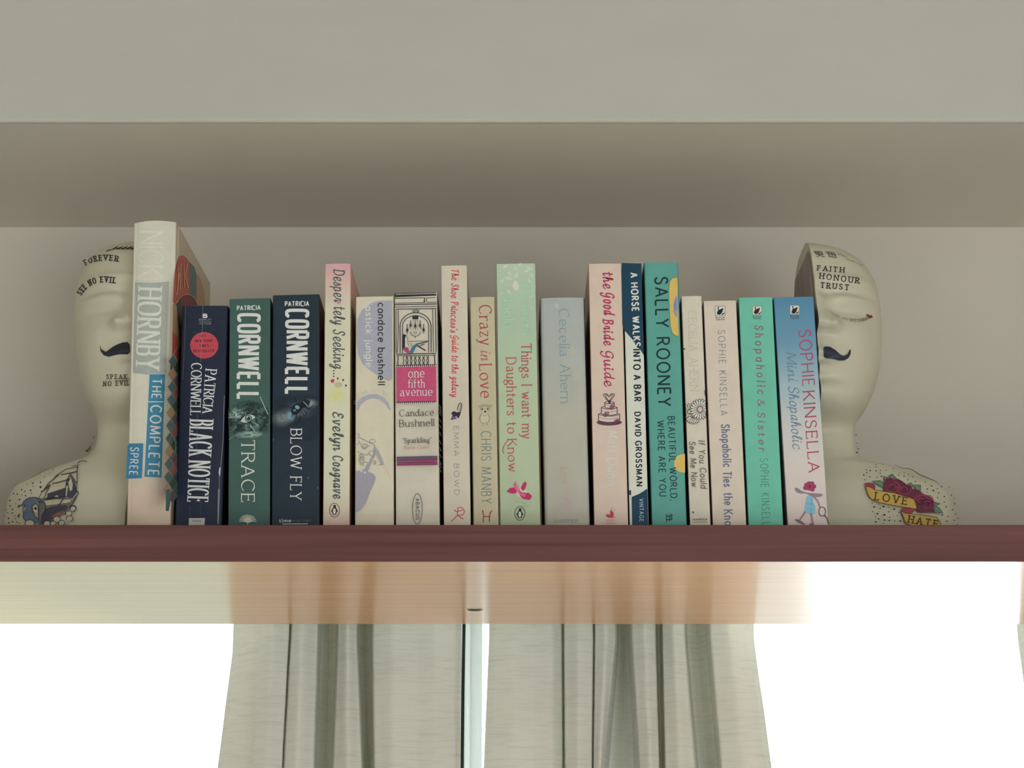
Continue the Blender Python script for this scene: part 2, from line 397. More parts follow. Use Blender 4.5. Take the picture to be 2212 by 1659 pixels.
ROM = {'a': (.5, 'M.05 .52C.1 .6 .17 .64 .25 .64C.38 .64 .42 .57 .42 .46L.42 .12C.42 .03 .46 .01 .53 .03;M.42 .38C.2 .35 .01 .32 .01 .16C.01 .05 .09 0 .17 0C.28 0 .37 .06 .42 .14'),
       'g': (.5, 'E.23 .42 .22 .22 0 360;M.34 .6C.4 .66 .45 .66 .5 .64;M.1 .25C.02 .18 .04 .08 .16 .08C.36 .08 .48 .04 .48 -.1C.48 -.24 .36 -.3 .22 -.3C.08 -.3 0 -.24 0 -.14C0 -.04 .1 .03 .18 .07')}
SCR = {  # handwriting: letters with an entry and an exit stroke
'e': (.44, 'M.0 .22C.2 .26 .4 .34 .4 .5C.4 .6 .32 .64 .25 .64C.12 .64 .04 .46 .04 .3C.04 .1 .14 0 .26 0C.36 0 .44 .08 .5 .2'), 's': (.36, 'M0 .14C.1 .3 .2 .5 .22 .64C.26 .46 .36 .3 .34 .16C.32 .02 .14 -.03 .02 .06;M.34 .12L.44 .22'),
'r': (.36, 'M0 .2L.06 .6;M.06 .58C.14 .66 .2 .56 .28 .58L.26 .16C.27 .02 .36 .02 .42 .2'), 'n': (.5, 'M0 .62L.04 0;M.03 .3C.12 .56 .24 .66 .32 .6C.4 .54 .36 .3 .38 .14C.39 0 .48 0 .56 .2'),
'l': (.26, 'M0 .2C.14 .4 .26 .7 .24 .9C.22 1.04 .12 1.02 .1 .84C.06 .5 .06 .24 .1 .1C.14 -.02 .24 0 .32 .2'), 'y': (.48, 'M.02 .62C.04 .3 .1 .1 .2 .12C.32 .16 .4 .4 .44 .64C.4 .2 .38 -.1 .28 -.28C.18 -.4 .04 -.3 .12 -.16C.2 -.04 .36 .04 .54 .2'),
'g': (.5, 'M.44 .54C.34 .68 .1 .68 .06 .36C.04 .1 .26 .04 .42 .5L.44 .6C.42 .2 .4 -.1 .3 -.28C.2 -.4 .04 -.32 .12 -.16C.2 -.04 .4 .06 .56 .2'),
'i': (.2, 'M.04 .62C.02 .4 .02 .2 .06 .08C.1 0 .18 .02 .26 .2;D.06 .86'), 't': (.28, 'M.12 .95C.08 .6 .06 .3 .1 .1C.14 0 .24 .02 .32 .2;M-.06 .62L.3 .68'), 'u': (.5, 'M.02 .62C-.02 .3 .04 0 .16 .02C.28 .06 .36 .3 .4 .62C.38 .4 .38 .16 .4 .08C.44 0 .52 .06 .56 .2'),
'h': (.46, 'M0 .3C.14 .5 .2 .8 .16 .96C.1 1.06 .04 .9 .04 .7L.04 0;M.04 .26C.14 .56 .3 .66 .34 .44L.34 .14C.36 0 .44 .02 .52 .2'), 'k': (.46, 'M.04 1L.02 0;M.36 .62C.2 .44 .1 .36 .04 .32C.2 .36 .24 .1 .34 .03C.42 0 .46 .1 .52 .2'),
'a': (.5, 'M.42 .54C.32 .68 .06 .66 .04 .3C.04 -.04 .26 -.06 .4 .44L.42 .6C.38 .4 .36 .16 .4 .06C.44 0 .52 .06 .56 .2'), 'o': (.46, 'M.24 .64C.08 .64 .02 .46 .04 .28C.06 .08 .16 0 .24 0C.38 0 .44 .2 .42 .38C.4 .56 .34 .64 .24 .64;M.4 .5C.44 .44 .48 .46 .54 .5'),
'd': (.52, 'M.4 .54C.3 .68 .04 .66 .04 .3C.04 -.04 .26 -.06 .4 .44L.46 1C.42 .6 .38 .2 .42 .06C.46 0 .54 .06 .58 .2'), 'v': (.44, 'M.02 .62C.06 .4 .12 .1 .16 .02C.28 .1 .38 .4 .36 .64;M.37 .6C.42 .54 .48 .56 .54 .6'),
'p': (.5, 'M.04 .64L.0 -.32;M.02 .3C.06 .56 .24 .7 .36 .56C.46 .42 .4 .06 .22 .02C.14 .0 .08 .06 .04 .14;M.3 .04L.56 .2'), 'f': (.3, 'M.0 .2C.2 .5 .3 .9 .22 1C.14 1.04 .1 .8 .1 .5L.08 -.2C.08 -.36 .2 -.34 .18 -.2C.16 -.06 .22 .06 .34 .2'),
'S': (.6, 'M.56 .8C.54 1 .36 1.06 .24 .96C.1 .82 .2 .66 .34 .54C.5 .4 .52 .2 .4 .08C.28 -.04 .06 0 .02 .2'), 'D': (.72, 'M.1 .02L.14 .96;M0 .9C.3 1.06 .7 .9 .7 .46C.7 .1 .34 -.06 .04 .04'),
'E': (.56, 'M.5 .84C.44 1 .2 1.04 .14 .84C.1 .66 .22 .56 .36 .54C.16 .52 0 .4 .04 .18C.1 -.06 .42 -.02 .54 .18'), 'C': (.62, 'M.56 .78C.5 1.02 .24 1.04 .12 .78C-.02 .46 .06 .02 .34 0C.46 0 .54 .08 .6 .2'),
'G': (.66, 'M.62 .84C.5 1.06 .2 1 .1 .66C.02 .36 .16 .18 .34 .24C.5 .3 .56 .5 .56 .62C.58 .2 .54 -.1 .38 -.24C.22 -.36 .06 -.2 .14 -.06'), 'B': (.6, 'M.12 .0L.16 1;M.0 .86C.3 1.1 .6 .96 .52 .74C.46 .58 .3 .54 .2 .54C.42 .54 .6 .42 .54 .2C.48 -.04 .2 -.04 .06 .06'),
'T': (.6, 'M.3 .96L.24 0;M0 .84C.2 1.02 .4 .9 .64 1.02'), 'P': (.56, 'M.12 0L.16 1;M0 .84C.24 1.1 .58 1 .54 .72C.5 .52 .3 .46 .16 .5'), 'M': (.9, 'M0 0L.14 1L.4 .24L.7 1L.78 .1C.8 0 .88 .04 .94 .16'),
}
ITA = dict(SCR); ITA.update({'c': (.42, 'E.26 .32 .24 .32 48 330'), 'S': UP['S'], 'M': UP['M']})

def parse(path, sq=1.0, fine=1.0):
    """path -> list of (points, is_dot)"""
    res = []
    for sub in path.split(';'):
        pts = []; i = 0; tok = []
        cur = ''
        import re
        for cmd, args in re.findall(r'([MLCED])([^MLCED]*)', sub):
            a = [float(x) for x in args.split()]
            if cmd == 'D': res.append(([(a[0], a[1])], True)); continue
            if cmd in 'ML':
                q = (a[0], a[1])
                if cmd == 'L' and fine < 1 and pts:
                    p = pts[-1]; n = max(1, int(math.dist(p, q) / fine))
                    for k in range(1, n): pts.append((p[0] + (q[0] - p[0]) * k / n, p[1] + (q[1] - p[1]) * k / n))
                pts.append(q)
            elif cmd == 'C':
                p = pts[-1]
                for k in range(1, 11):
                    t = k / 10; u = 1 - t
                    pts.append(tuple(u ** 3 * p[j] + 3 * u * u * t * a[j] + 3 * u * t * t * a[2 + j] + t ** 3 * a[4 + j] for j in (0, 1)))
            elif cmd == 'E':
                cx, cy, rx, ry, a0, a1 = a; n = max(6, int(abs(a1 - a0) / 12))
                for k in range(n + 1):
                    t = math.radians(a0 + (a1 - a0) * k / n); c, s = math.cos(t), math.sin(t)
                    f = lambda w: math.copysign(abs(w) ** sq, w)
                    q = (cx + rx * f(c), cy + ry * f(s))
                    if not pts or math.dist(pts[-1], q) > 1e-4: pts.append(q)
        if pts: res.append((pts, False))
    return res
def offset_lines(P, wf, closed=False):
    """left and right edges of a pen stroke along P; wf(tangent angle, 0..1 along) -> width"""
    n = len(P); segs = []
    m = n if closed else n - 1
    for i in range(m):
        a, b = P[i], P[(i + 1) % n]; dx, dy = b[0] - a[0], b[1] - a[1]; l = math.hypot(dx, dy) or 1e-9
        segs.append((dx / l, dy / l, wf(math.atan2(dy, dx), i / max(1, m - 1)) / 2))
    L, R = [], []
    for i in range(n):
        if not closed and i == 0: ss = (segs[0], segs[0])
        elif not closed and i == n - 1: ss = (segs[-1], segs[-1])
        else: ss = (segs[i - 1], segs[i % m])
        (ax, ay, aw), (bx, by, bw) = ss
        cr = ax * by - ay * bx; dt = ax * bx + ay * by
        for sgn, out in ((1, L), (-1, R)):
            p1 = (P[i][0] - ay * aw * sgn, P[i][1] + ax * aw * sgn); p2 = (P[i][0] - by * bw * sgn, P[i][1] + bx * bw * sgn)
            if abs(cr) < .12 and dt > 0 or dt < -.97: q = ((p1[0] + p2[0]) / 2, (p1[1] + p2[1]) / 2)
            else:
                t = ((p2[0] - p1[0]) * by - (p2[1] - p1[1]) * bx) / cr
                q = (p1[0] + ax * t, p1[1] + ay * t)
                d = math.dist(q, P[i]); lim = 2.2 * max(aw, bw)
                if d > lim: q = (P[i][0] + (q[0] - P[i][0]) * lim / d, P[i][1] + (q[1] - P[i][1]) * lim / d)
            out.append(q)
    return L, R
def cat_rom(P, closed=False, k=6):
    out = []; n = len(P)
    for i in range(n if closed else n - 1):
        g = lambda j: P[j % n] if closed else P[max(0, min(n - 1, j))]
        a, b, c, d = g(i - 1), g(i), g(i + 1), g(i + 2)
        for s in range(k):
            t = s / k
            out.append(tuple(.5 * (2 * b[j] + (c[j] - a[j]) * t + (2 * a[j] - 5 * b[j] + 4 * c[j] - d[j]) * t * t + (3 * b[j] - a[j] - 3 * c[j] + d[j]) * t ** 3) for j in (0, 1)))
    if not closed: out.append(tuple(P[-1]))
    return out

def style(wv=.13, wh=None, ang=0, serif=0, slant=0, sq=1, rnd=False, gap=.2, low=None, up=None, dot=1.25, space=.42):
    return dict(wv=wv, wh=wh if wh is not None else wv, ang=ang, serif=serif, slant=slant, sq=sq, rnd=rnd, gap=gap, low=low or LO, up=up or UP, dot=dot, space=space)
SERIF = style(.13, .05, 25, .10, gap=.24, low=dict(LO, **ROM))
SERIF_LIGHT = style(.10, .045, 20, .07, gap=.16, low=dict(LO, **ROM))
SERIF_BOLD = style(.2, .06, 15, .12, gap=.2, low=dict(LO, **ROM))
TALL = style(.088, .028, 8, .045, gap=.08, low=dict(LO, **ROM))
SANS = style(.13, .11, gap=.24)
SANS_LIGHT = style(.075, .07, gap=.34)
SANS_BOLD = style(.19, .155, gap=.2)
COND = dict(UP); COND.update({'E': (.6, 'M0 0L0 1;M0 1L.6 1;M0 .51L.52 .51;M0 0L.6 0'), 'L': (.56, 'M0 0L0 1;M0 0L.56 0'), 'O': (.66, 'E.33 .5 .33 .5 90 450'), 'C': (.64, 'E.33 .5 .33 .5 35 325'),
    'R': (.64, 'M0 0L0 1;M0 1L.3 1E.3 .75 .3 .25 90 -90L0 .5;M.3 .5L.64 0'), 'N': (.68, 'M0 0L0 1L.68 0L.68 1'), 'W': (1.08, 'M0 1L.27 0L.54 1L.81 0L1.08 1')})
BLOCK = style(.135, .135, sq=.5, gap=.13, up=COND)
BLOCK_S = style(.18, .16, sq=.55, gap=.14)
GEO = style(.12, .11, gap=.3)
HAND = style(.10, .09, slant=.12, rnd=True, gap=.2)
SCRIPT = style(.115, .075, 40, slant=.10, rnd=True, gap=.06, low=dict(LO, **SCR), up=dict(UP, **SCR))
SCRIPT_B = style(.145, .085, 40, slant=.12, rnd=True, gap=.06, low=dict(LO, **SCR), up=dict(UP, **SCR))
ITALIC = style(.085, .04, 30, slant=.25, rnd=True, gap=.1, low=dict(LO, **ITA), up=dict(UP, **SCR))
TATTOO = style(.155, .13, 0, .13, rnd=True, gap=.42)

class Ink:
    """prints on one surface of a thing. hit(px, py, layer) gives the world point of that surface seen at a pixel of the photograph;
    coordinates are given in the frame (ox, oy, scale) of the enlargement they were read from"""
    def __init__(s, root, hit, curved=False, step=.000012, base=.00006):
        s.root, s.hit, s.curved = root, hit, curved
        s.parts = {}; s.order = []; s.layer = 0; s.fr = (0, 0, 1); s.step = step; s.base = base
        bpy.context.view_layer.update()
        s.inv = (Matrix.LocRotScale(root.location, root.rotation_euler, None)).inverted()
    def frame(s, ox, oy, sc): s.fr = (ox, oy, sc); return s
    def _p(s, x, y): return (s.fr[0] + x / s.fr[2], s.fr[1] + y / s.fr[2])
    def _mb(s, part):
        if part not in s.parts: s.parts[part] = MB(); s.order.append(part)
        return s.parts[part]
    def _add(s, part, pts, faces, col, lift=None):
        mb = s._mb(part); off = s.base + s.step * s.layer
        mb.add([s.inv @ s.hit(*s._p(x, y), off + (lift[i] if lift else 0)) for i, (x, y) in enumerate(pts)], faces, col if not isinstance(col, tuple) else ink_mat(col))
    def fill(s, pts, col, part='picture', smooth=False):
        if smooth: pts = cat_rom(pts, True)
        s.layer += 1
        if s.curved:
            o = []
            for a, b in zip(pts, pts[1:] + pts[:1]):
                m = max(1, int(math.dist(a, b) / (4 * s.fr[2])))
                o += [(a[0] + (b[0] - a[0]) * j / m, a[1] + (b[1] - a[1]) * j / m) for j in range(m)]
            pts = o
        vs = [Vector(p) for p in pts]; n = len(vs)
        if s.curved:
            g = 3.6 * s.fr[2]; xs = [p[0] for p in pts]; ys = [p[1] for p in pts]
            x = min(xs) + g / 2
            while x < max(xs):
                y = min(ys) + g / 2
                while y < max(ys): vs.append(Vector((x, y))); y += g
                x += g
        r = delaunay_2d_cdt(vs, [(i, (i + 1) % n) for i in range(n)], [list(range(n))], 1 if not s.curved else 1, 1e-6)
        if len(r[2]): s._add(part, [(p.x, p.y) for p in r[0]], [list(f) for f in r[2]], col)
    def ell(s, cx, cy, rx, ry, col, part='picture', rot=0, n=28):
        c, q = math.cos(rot), math.sin(rot)
        s.fill([(cx + rx * math.cos(a) * c - ry * math.sin(a) * q, cy + rx * math.cos(a) * q + ry * math.sin(a) * c) for a in (2 * PI * k / n for k in range(n))], col, part)
    def line(s, pts, w, col, part='picture', smooth=False, closed=False, taper=False):
        if smooth: pts = cat_rom(pts, closed)
        elif s.curved:
            o = []
            for a, b in zip(pts, pts[1:] + (pts[:1] if closed else [])):
                k = max(1, int(math.dist(a, b) / (4 * s.fr[2])))
                o += [(a[0] + (b[0] - a[0]) * j / k, a[1] + (b[1] - a[1]) * j / k) for j in range(k)]
            pts = o + ([] if closed else [pts[-1]])
        s.layer += 1
        wf = (lambda a, t: w * (.25 + .75 * math.sin(PI * min(1, max(0, t))))) if taper else (lambda a, t: w)
        L, R = offset_lines(pts, wf, closed); n = len(pts)
        m = n if closed else n - 1
        s._add(part, L + R, [(i, n + i, n + (i + 1) % n, (i + 1) % n) for i in range(m)], col)
    def ring(s, cx, cy, rx, ry, w, col, part='picture', a0=0, a1=360):
        n = 36; full = a1 - a0 >= 360
        P = [(cx + rx * math.cos(math.radians(a0 + (a1 - a0) * k / n)), cy + ry * math.sin(math.radians(a0 + (a1 - a0) * k / n))) for k in range(n if full else n + 1)]
        s.line(P, w, col, part, closed=full)
    def text(s, txt, p0, p1, h, st, col, part='lettering', mid=None, grow=1.0):
        """txt along the baseline p0 -> p1 (bent through mid if given), capitals h high; grow = height at the end / at the start"""
        s.layer += 1
        W = st['wv'] * h; Wh = st['wh'] * h; gap = st['gap']
        if mid:
            B = lambda t: tuple((1 - t) ** 2 * p0[j] + 2 * t * (1 - t) * (2 * mid[j] - .5 * p0[j] - .5 * p1[j]) + t * t * p1[j] for j in (0, 1))
            pl = [B(k / 24) for k in range(25)]; Ltot = sum(math.dist(pl[k], pl[k + 1]) for k in range(24))
        else:
            Ltot = math.dist(p0, p1); B = lambda t: (p0[0] + (p1[0] - p0[0]) * t, p0[1] + (p1[1] - p0[1]) * t)
        glyphs = []
        for c in txt:
            if c == ' ': glyphs.append((None, st['space']))
            else:
                g = (st['low'] if c in st['low'] else st['up']).get(c) or UP.get(c) or LO.get(c)
                glyphs.append((g[1], g[0]))
        nk = sum(1 for g in glyphs if g[0])
        units = sum(g[1] for g in glyphs) + gap * (len(glyphs) - 1)
        sx = (Ltot - nk * W) / units
        verts, faces, lift = [], [], []; lv = 0
        x = 0.0
        def quad(*q):
            k = len(verts); verts.extend(q); lift.extend([(lv % 4 + .5) * 2.2e-6] * len(q)); faces.append(tuple(range(k, k + len(q))))
        fine = .07 if s.curved else 1
        wf0 = lambda a, t: Wh + (W - Wh) * abs(math.sin(a - math.radians(st['ang'])))
        for path, adv in glyphs:
            if path:
                strokes = []
                for pts, dot in parse(path, st['sq'], fine):
                    Q = [(x + W / 2 + px * sx, Wh / 2 + py * (h - Wh)) for px, py in pts]
                    Q = [(a + st['slant'] * b, b) for a, b in Q]
                    # break at sharp corners so that each limb keeps its own clean pen width
                    k0 = 0
                    for i in range(1, len(Q) - 1):
                        a1 = (Q[i][0] - Q[i - 1][0], Q[i][1] - Q[i - 1][1]); a2 = (Q[i + 1][0] - Q[i][0], Q[i + 1][1] - Q[i][1])
                        if a1[0] * a2[0] + a1[1] * a2[1] < -.35 * math.hypot(*a1) * math.hypot(*a2):
                            strokes.append((Q[k0:i + 1], dot, k0 > 0, True)); k0 = i
                    strokes.append((Q[k0:], dot, k0 > 0, False))
                for Q, dot, in0, in1 in strokes:
                    if dot:
                        r = W * st['dot'] / 2 * 1.1
                        quad(*[(Q[0][0] + r * math.cos(2 * PI * k / 10), Q[0][1] + r * math.sin(2 * PI * k / 10)) for k in range(10)]); continue
                    closed = math.dist(Q[0], Q[-1]) < 1e-3 * h and len(Q) > 3
                    if closed: Q = Q[:-1]
                    L, R = offset_lines(Q, wf0, closed); n = len(Q); k0 = len(verts); lv += 1
                    verts.extend(L + R); lift.extend([(lv % 4) * 2.2e-6] * (2 * n))
                    faces.extend([(k0 + i, k0 + n + i, k0 + n + (i + 1) % n, k0 + (i + 1) % n) for i in range(n if closed else n - 1)])
                    if closed: continue
                    for e, pr, inner in ((Q[0], Q[1], in0), (Q[-1], Q[-2], in1)):
                        if st['rnd']:
                            r = wf0(math.atan2(e[1] - pr[1], e[0] - pr[0]), 0) / 2
                            quad(*[(e[0] + r * math.cos(2 * PI * k / 8), e[1] + r * math.sin(2 * PI * k / 8)) for k in range(8)])
                        if st['serif'] and not inner:
                            a = math.atan2(e[1] - pr[1], e[0] - pr[0]); sl = st['serif'] * h + W / 2; th = max(Wh, .03 * h)
                            near = any(O is not Q and not d and min(math.dist(e, p) for p in O) < .02 * h for O, d, _, _ in strokes)
                            if abs(math.sin(a)) > .75 and min(abs(e[1] - v) for v in (Wh / 2, h - Wh / 2, Wh / 2 + .64 * (h - Wh), Wh / 2 - .3 * (h - Wh))) < .02 * h:
                                sl = min(sl, .5 * (sx * .5 + W))
                                d = th if a < 0 else -th; y = e[1] + (-Wh / 2 if a < 0 else Wh / 2)
                                l, r2 = (sl, sl)
                                if a > 0 and abs(e[1] - (Wh / 2 + .64 * (h - Wh))) < .02 * h: r2 = W / 2
                                P4 = [(e[0] - l, y), (e[0] + r2, y), (e[0] + r2, y + d), (e[0] - l, y + d)]
                                if s.curved: pass
                                quad(*(P4 if d > 0 else P4[::-1]))
                            elif abs(math.cos(a)) > .9 and not near:
                                t = .15 * h; y = e[1]; lo, hi = (y - t * .55, y + t * .55)
                                if abs(y - (h - Wh / 2)) < .03 * h: lo, hi = y - t, y + Wh / 2
                                elif abs(y - Wh / 2) < .03 * h: lo, hi = y - Wh / 2, y + t
                                w2 = max(Wh, .045 * h)
                                quad((e[0] - w2 / 2, lo), (e[0] + w2 / 2, lo), (e[0] + w2 / 2, hi), (e[0] - w2 / 2, hi))
                x += W
            x += (adv + gap) * sx
        out = []
        for X, Y in verts:
            t = X / Ltot; b = B(t)
            if mid:
                b2 = B(t + .01); dx, dy = b2[0] - b[0], b2[1] - b[1]
            else: dx, dy = p1[0] - p0[0], p1[1] - p0[1]
            l = math.hypot(dx, dy); Y *= 1 + (grow - 1) * max(0, min(1, t))
            out.append((b[0] + dy / l * Y, b[1] - dx / l * Y))
        s._add(part, out, faces, col, lift)
    def smoke(s, cx, cy, rx, ry, part, ramp, scale, seed, lo=.35, hi=1.0, amp=.6):
        """a printed cloud: colours run through a noise and fade out into the cover towards its edge"""
        c = s.inv @ s.hit(*s._p(cx, cy), 0); ex = (s.inv @ s.hit(*s._p(cx + rx, cy), 0) - c).length; ez = (s.inv @ s.hit(*s._p(cx, cy + ry), 0) - c).length
        m = bpy.data.materials.new('printed_cloud'); m.use_nodes = True; t = m.node_tree; b = t.nodes['Principled BSDF']; b.inputs['Roughness'].default_value = .42
        N = lambda k, **kw: t.nodes.new(k)
        co = N('ShaderNodeTexCoord'); mp = N('ShaderNodeMapping'); mp.vector_type = 'TEXTURE'
        mp.inputs['Location'].default_value = c; mp.inputs['Scale'].default_value = (ex, 1, ez)
        t.links.new(co.outputs['Object'], mp.inputs[0])
        fl = N('ShaderNodeVectorMath'); fl.operation = 'MULTIPLY'; fl.inputs[1].default_value = (1, 0, 1); t.links.new(mp.outputs[0], fl.inputs[0])
        ln = N('ShaderNodeVectorMath'); ln.operation = 'LENGTH'; t.links.new(fl.outputs[0], ln.inputs[0])
        n1 = N('ShaderNodeTexNoise'); n1.inputs['Scale'].default_value = scale; n1.inputs['Detail'].default_value = 8; n1.inputs['Distortion'].default_value = 1.2
        of = N('ShaderNodeVectorMath'); of.inputs[1].default_value = (seed, 0, seed * 1.7); t.links.new(fl.outputs[0], of.inputs[0]); t.links.new(of.outputs[0], n1.inputs['Vector'])
        r = N('ShaderNodeValToRGB'); el = r.color_ramp.elements; el[0].position = ramp[0][0]; el[0].color = (*C(*ramp[0][1]), 1); el[1].position = ramp[-1][0]; el[1].color = (*C(*ramp[-1][1]), 1)
        for p, q in ramp[1:-1]: e = el.new(p); e.color = (*C(*q), 1)
        t.links.new(n1.outputs['Fac'], r.inputs[0]); t.links.new(r.outputs[0], b.inputs['Base Color'])
        ma = N('ShaderNodeMath'); ma.operation = 'MULTIPLY_ADD'; ma.inputs[1].default_value = amp; t.links.new(n1.outputs['Fac'], ma.inputs[0]); t.links.new(ln.outputs['Value'], ma.inputs[2])
        mr = N('ShaderNodeMapRange'); mr.interpolation_type = 'SMOOTHSTEP'; mr.inputs['From Min'].default_value = lo + amp * .5; mr.inputs['From Max'].default_value = hi + amp * .4; mr.inputs['To Min'].default_value = 1; mr.inputs['To Max'].default_value = 0
        t.links.new(ma.outputs[0], mr.inputs['Value']); t.links.new(mr.outputs[0], b.inputs['Alpha'])
        return m
    def finish(s, labels=None):
        for p in s.order:
            o = s.parts[p].build(p.split('#')[0], s.root)
            if labels and p.split('#')[0] in labels: o['label'] = labels[p.split('#')[0]]
# ------------------------------------------------------------------ books
Z1, Z2, Z3 = (0, 460, 2.37), (260, 460, 4.609), (260, 800, 4.609)
Z4, Z5, Z6, Z7 = (680, 550, 5.0275), (680, 850, 5.53), (1000, 550, 5.0275), (1000, 850, 5.53)
Z8, Z9, Z11, Z12, Z13 = (1330, 550, 4.9156), (1330, 850, 4.7064), (1660, 500, 4.74), (1780, 920, 6.663), (0, 900, 6.637)
paper = mat('page_paper', C(188, 172, 140), .85, .10, 30, stretch=(60, 1, 1))
paper_w = mat('white_page_paper', C(200, 190, 168), .85, .08, 30, stretch=(60, 1, 1))
GROUP = 'books standing in a row on the shelf'
def book(label, bl, br, tl, tr, ty, depth, spine, left=None, right=None, bulge=.0006, r=.0012, t=.0005, yaw=0.0, hard=False, pages=None, pull=0.0):
    """a closed book standing on the shelf, spine to the room; bl, br / tl, tr: the spine's sides at the shelf edge and at its top"""
    by = 1131; Y0 = YS - pull
    b0, b1, t0, t1 = at(bl, by, Y0), at(br, by, Y0), at(tl, ty, Y0), at(tr, ty, Y0)
    xb, xt = (b0.x + b1.x) / 2, (t0.x + t1.x) / 2; zt = (t0.z + t1.z) / 2
    w = ((b1.x - b0.x) + (t1.x - t0.x)) / 2
    ta = (xt - xb) / (zt - b0.z); a = math.atan(ta)
    x0 = xb - ta * (b0.z - ZSH)
    zb = ZSH + .0003 + w / 2 * abs(math.sin(a)); H = (zt - zb) / math.cos(a) - w / 2 * abs(math.sin(a)) * 0
    root = empty('book', (x0, Y0, zb), (0, a, 0))
    tag(root, label, 'book', GROUP)
    def prof(ins):
        P = []; hw = w / 2 - ins; rr = max(.0002, r - ins * .8)
        ys = [depth, depth * .6, depth * .25] + ([.0105, .0085, .0065, .0045] if hard else [.012])
        for y in ys: P.append((-hw + (.0011 if hard and y in (.0085, .0065) else 0), y))
        n = 5; f0 = ins
        def front(x): return f0 + bulge - bulge * (1 - (2 * x / w) ** 2) * 1.0 - bulge
        yk = front(-hw + rr)
        for k in range(n + 1):
            q = k / n * PI / 2; P.append((-hw + rr - rr * math.cos(q), yk + rr - rr * math.sin(q)))
        for k in range(1, 12):
            x = -hw + rr + (2 * hw - 2 * rr) * k / 12; P.append((x, front(x)))
        for k in range(n + 1):
            q = PI / 2 - k / n * PI / 2; P.append((hw - rr + rr * math.cos(q), yk + rr - rr * math.sin(q)))
        for y in ys[::-1]: P.append((hw - (.0011 if hard and y in (.0085, .0065) else 0), y))
        return [(x + y * math.tan(yaw), y) for x, y in P], len(ys)
    po, ns = prof(0); pi_, _ = prof(t); N = len(po)
    sp = spine if not isinstance(spine, tuple) else mat('cover_print', C(*spine), .42, .05, 60)
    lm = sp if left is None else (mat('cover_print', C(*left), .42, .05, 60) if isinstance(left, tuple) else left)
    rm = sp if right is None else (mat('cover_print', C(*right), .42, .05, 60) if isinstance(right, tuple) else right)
    mb = MB()
    v = [(x, y, 0) for x, y in po] + [(x, y, H) for x, y in po] + [(x, y, 0) for x, y in pi_] + [(x, y, H) for x, y in pi_]
    mb.v = v
    def face(f, m): mb.f.append(list(f)); mb.m.append(mb.slot(m))
    for i in range(N - 1):
        m = lm if i < ns + 2 else rm if i >= N - 1 - ns - 2 else sp
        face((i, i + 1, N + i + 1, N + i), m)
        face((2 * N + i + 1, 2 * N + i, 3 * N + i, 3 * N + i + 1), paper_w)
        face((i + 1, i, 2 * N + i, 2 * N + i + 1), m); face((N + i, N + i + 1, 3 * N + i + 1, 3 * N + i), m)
    face((0, N, 3 * N, 2 * N), lm); face((N - 1, 3 * N - 1, 4 * N - 1, 2 * N - 1), rm)
    c = mb.build('cover', root, smooth=False)
    pm = MB(); g = .0035 if hard else .0006
    hw = w / 2 - t - .00015; y0, y1 = t + max(r, .0012), depth - (.004 if hard else .0005)
    q = math.tan(yaw)
    vv = [(s * hw + y * q, y, z) for z in (g, H - g) for y in (y0, y1) for s in (-1, 1)]
    pm.add(vv, [(0, 2, 3, 1), (4, 5, 7, 6), (0, 1, 5, 4), (2, 6, 7, 3), (0, 4, 6, 2), (1, 3, 7, 5)], pages or paper)
    pm.build('page_block', root)
    M = Matrix.LocRotScale(root.location, root.rotation_euler, None); inv = M.inverted()
    def hit(px, py, off):
        Y = Y0
        if bulge > .001:
            for _ in range(3):
                u = (inv @ at(px, py, Y)).x; e = min(1, abs(2 * u / w))
                Y = Y0 - bulge * (1 - e ** 2)
        else: Y = Y0 - bulge
        return at(px, py, Y - off)
    def hit_side(px, py, off):
        O = inv @ Vector((0, 0, CAMZ)); d = inv.to_3x3() @ Vector(ray(px, py)); q = math.tan(yaw)
        s = (w / 2 + off - O.x + O.y * q) / (d.x - d.y * q)
        return M @ (O + d * s)
    ink = Ink(root, hit, curved=bulge > .001, base=.0001 if bulge > .001 else .00006, step=.00005 if bulge > .001 else .000012); ink.side = hit_side; ink.H = H; ink.w = w
    return ink
def ramp(*st): return [(p, C(*c)) for p, c in st]
def penguin(k, cx, cy, rx, ry, part='publisher_mark', col=(35, 35, 38)):
    k.ring(cx, cy, rx, ry, rx * .10, col, part)
    k.fill([(cx - .22 * rx, cy - .72 * ry), (cx + .2 * rx, cy - .78 * ry), (cx + .3 * rx, cy - .55 * ry), (cx + .25 * rx, cy - .4 * ry), (cx + .62 * rx, cy + .1 * ry), (cx + .6 * rx, cy + .36 * ry), (cx + .4 * rx, cy + .2 * ry),
            (cx + .38 * rx, cy + .55 * ry), (cx + .2 * rx, cy + .68 * ry), (cx - .25 * rx, cy + .68 * ry), (cx - .42 * rx, cy + .5 * ry), (cx - .45 * rx, cy + .2 * ry), (cx - .66 * rx, cy + .36 * ry), (cx - .6 * rx, cy + .05 * ry), (cx - .2 * rx, cy - .42 * ry)], col, part)
    k.ell(cx - .02 * rx, cy + .16 * ry, .28 * rx, .44 * ry, (205, 200, 180), part)
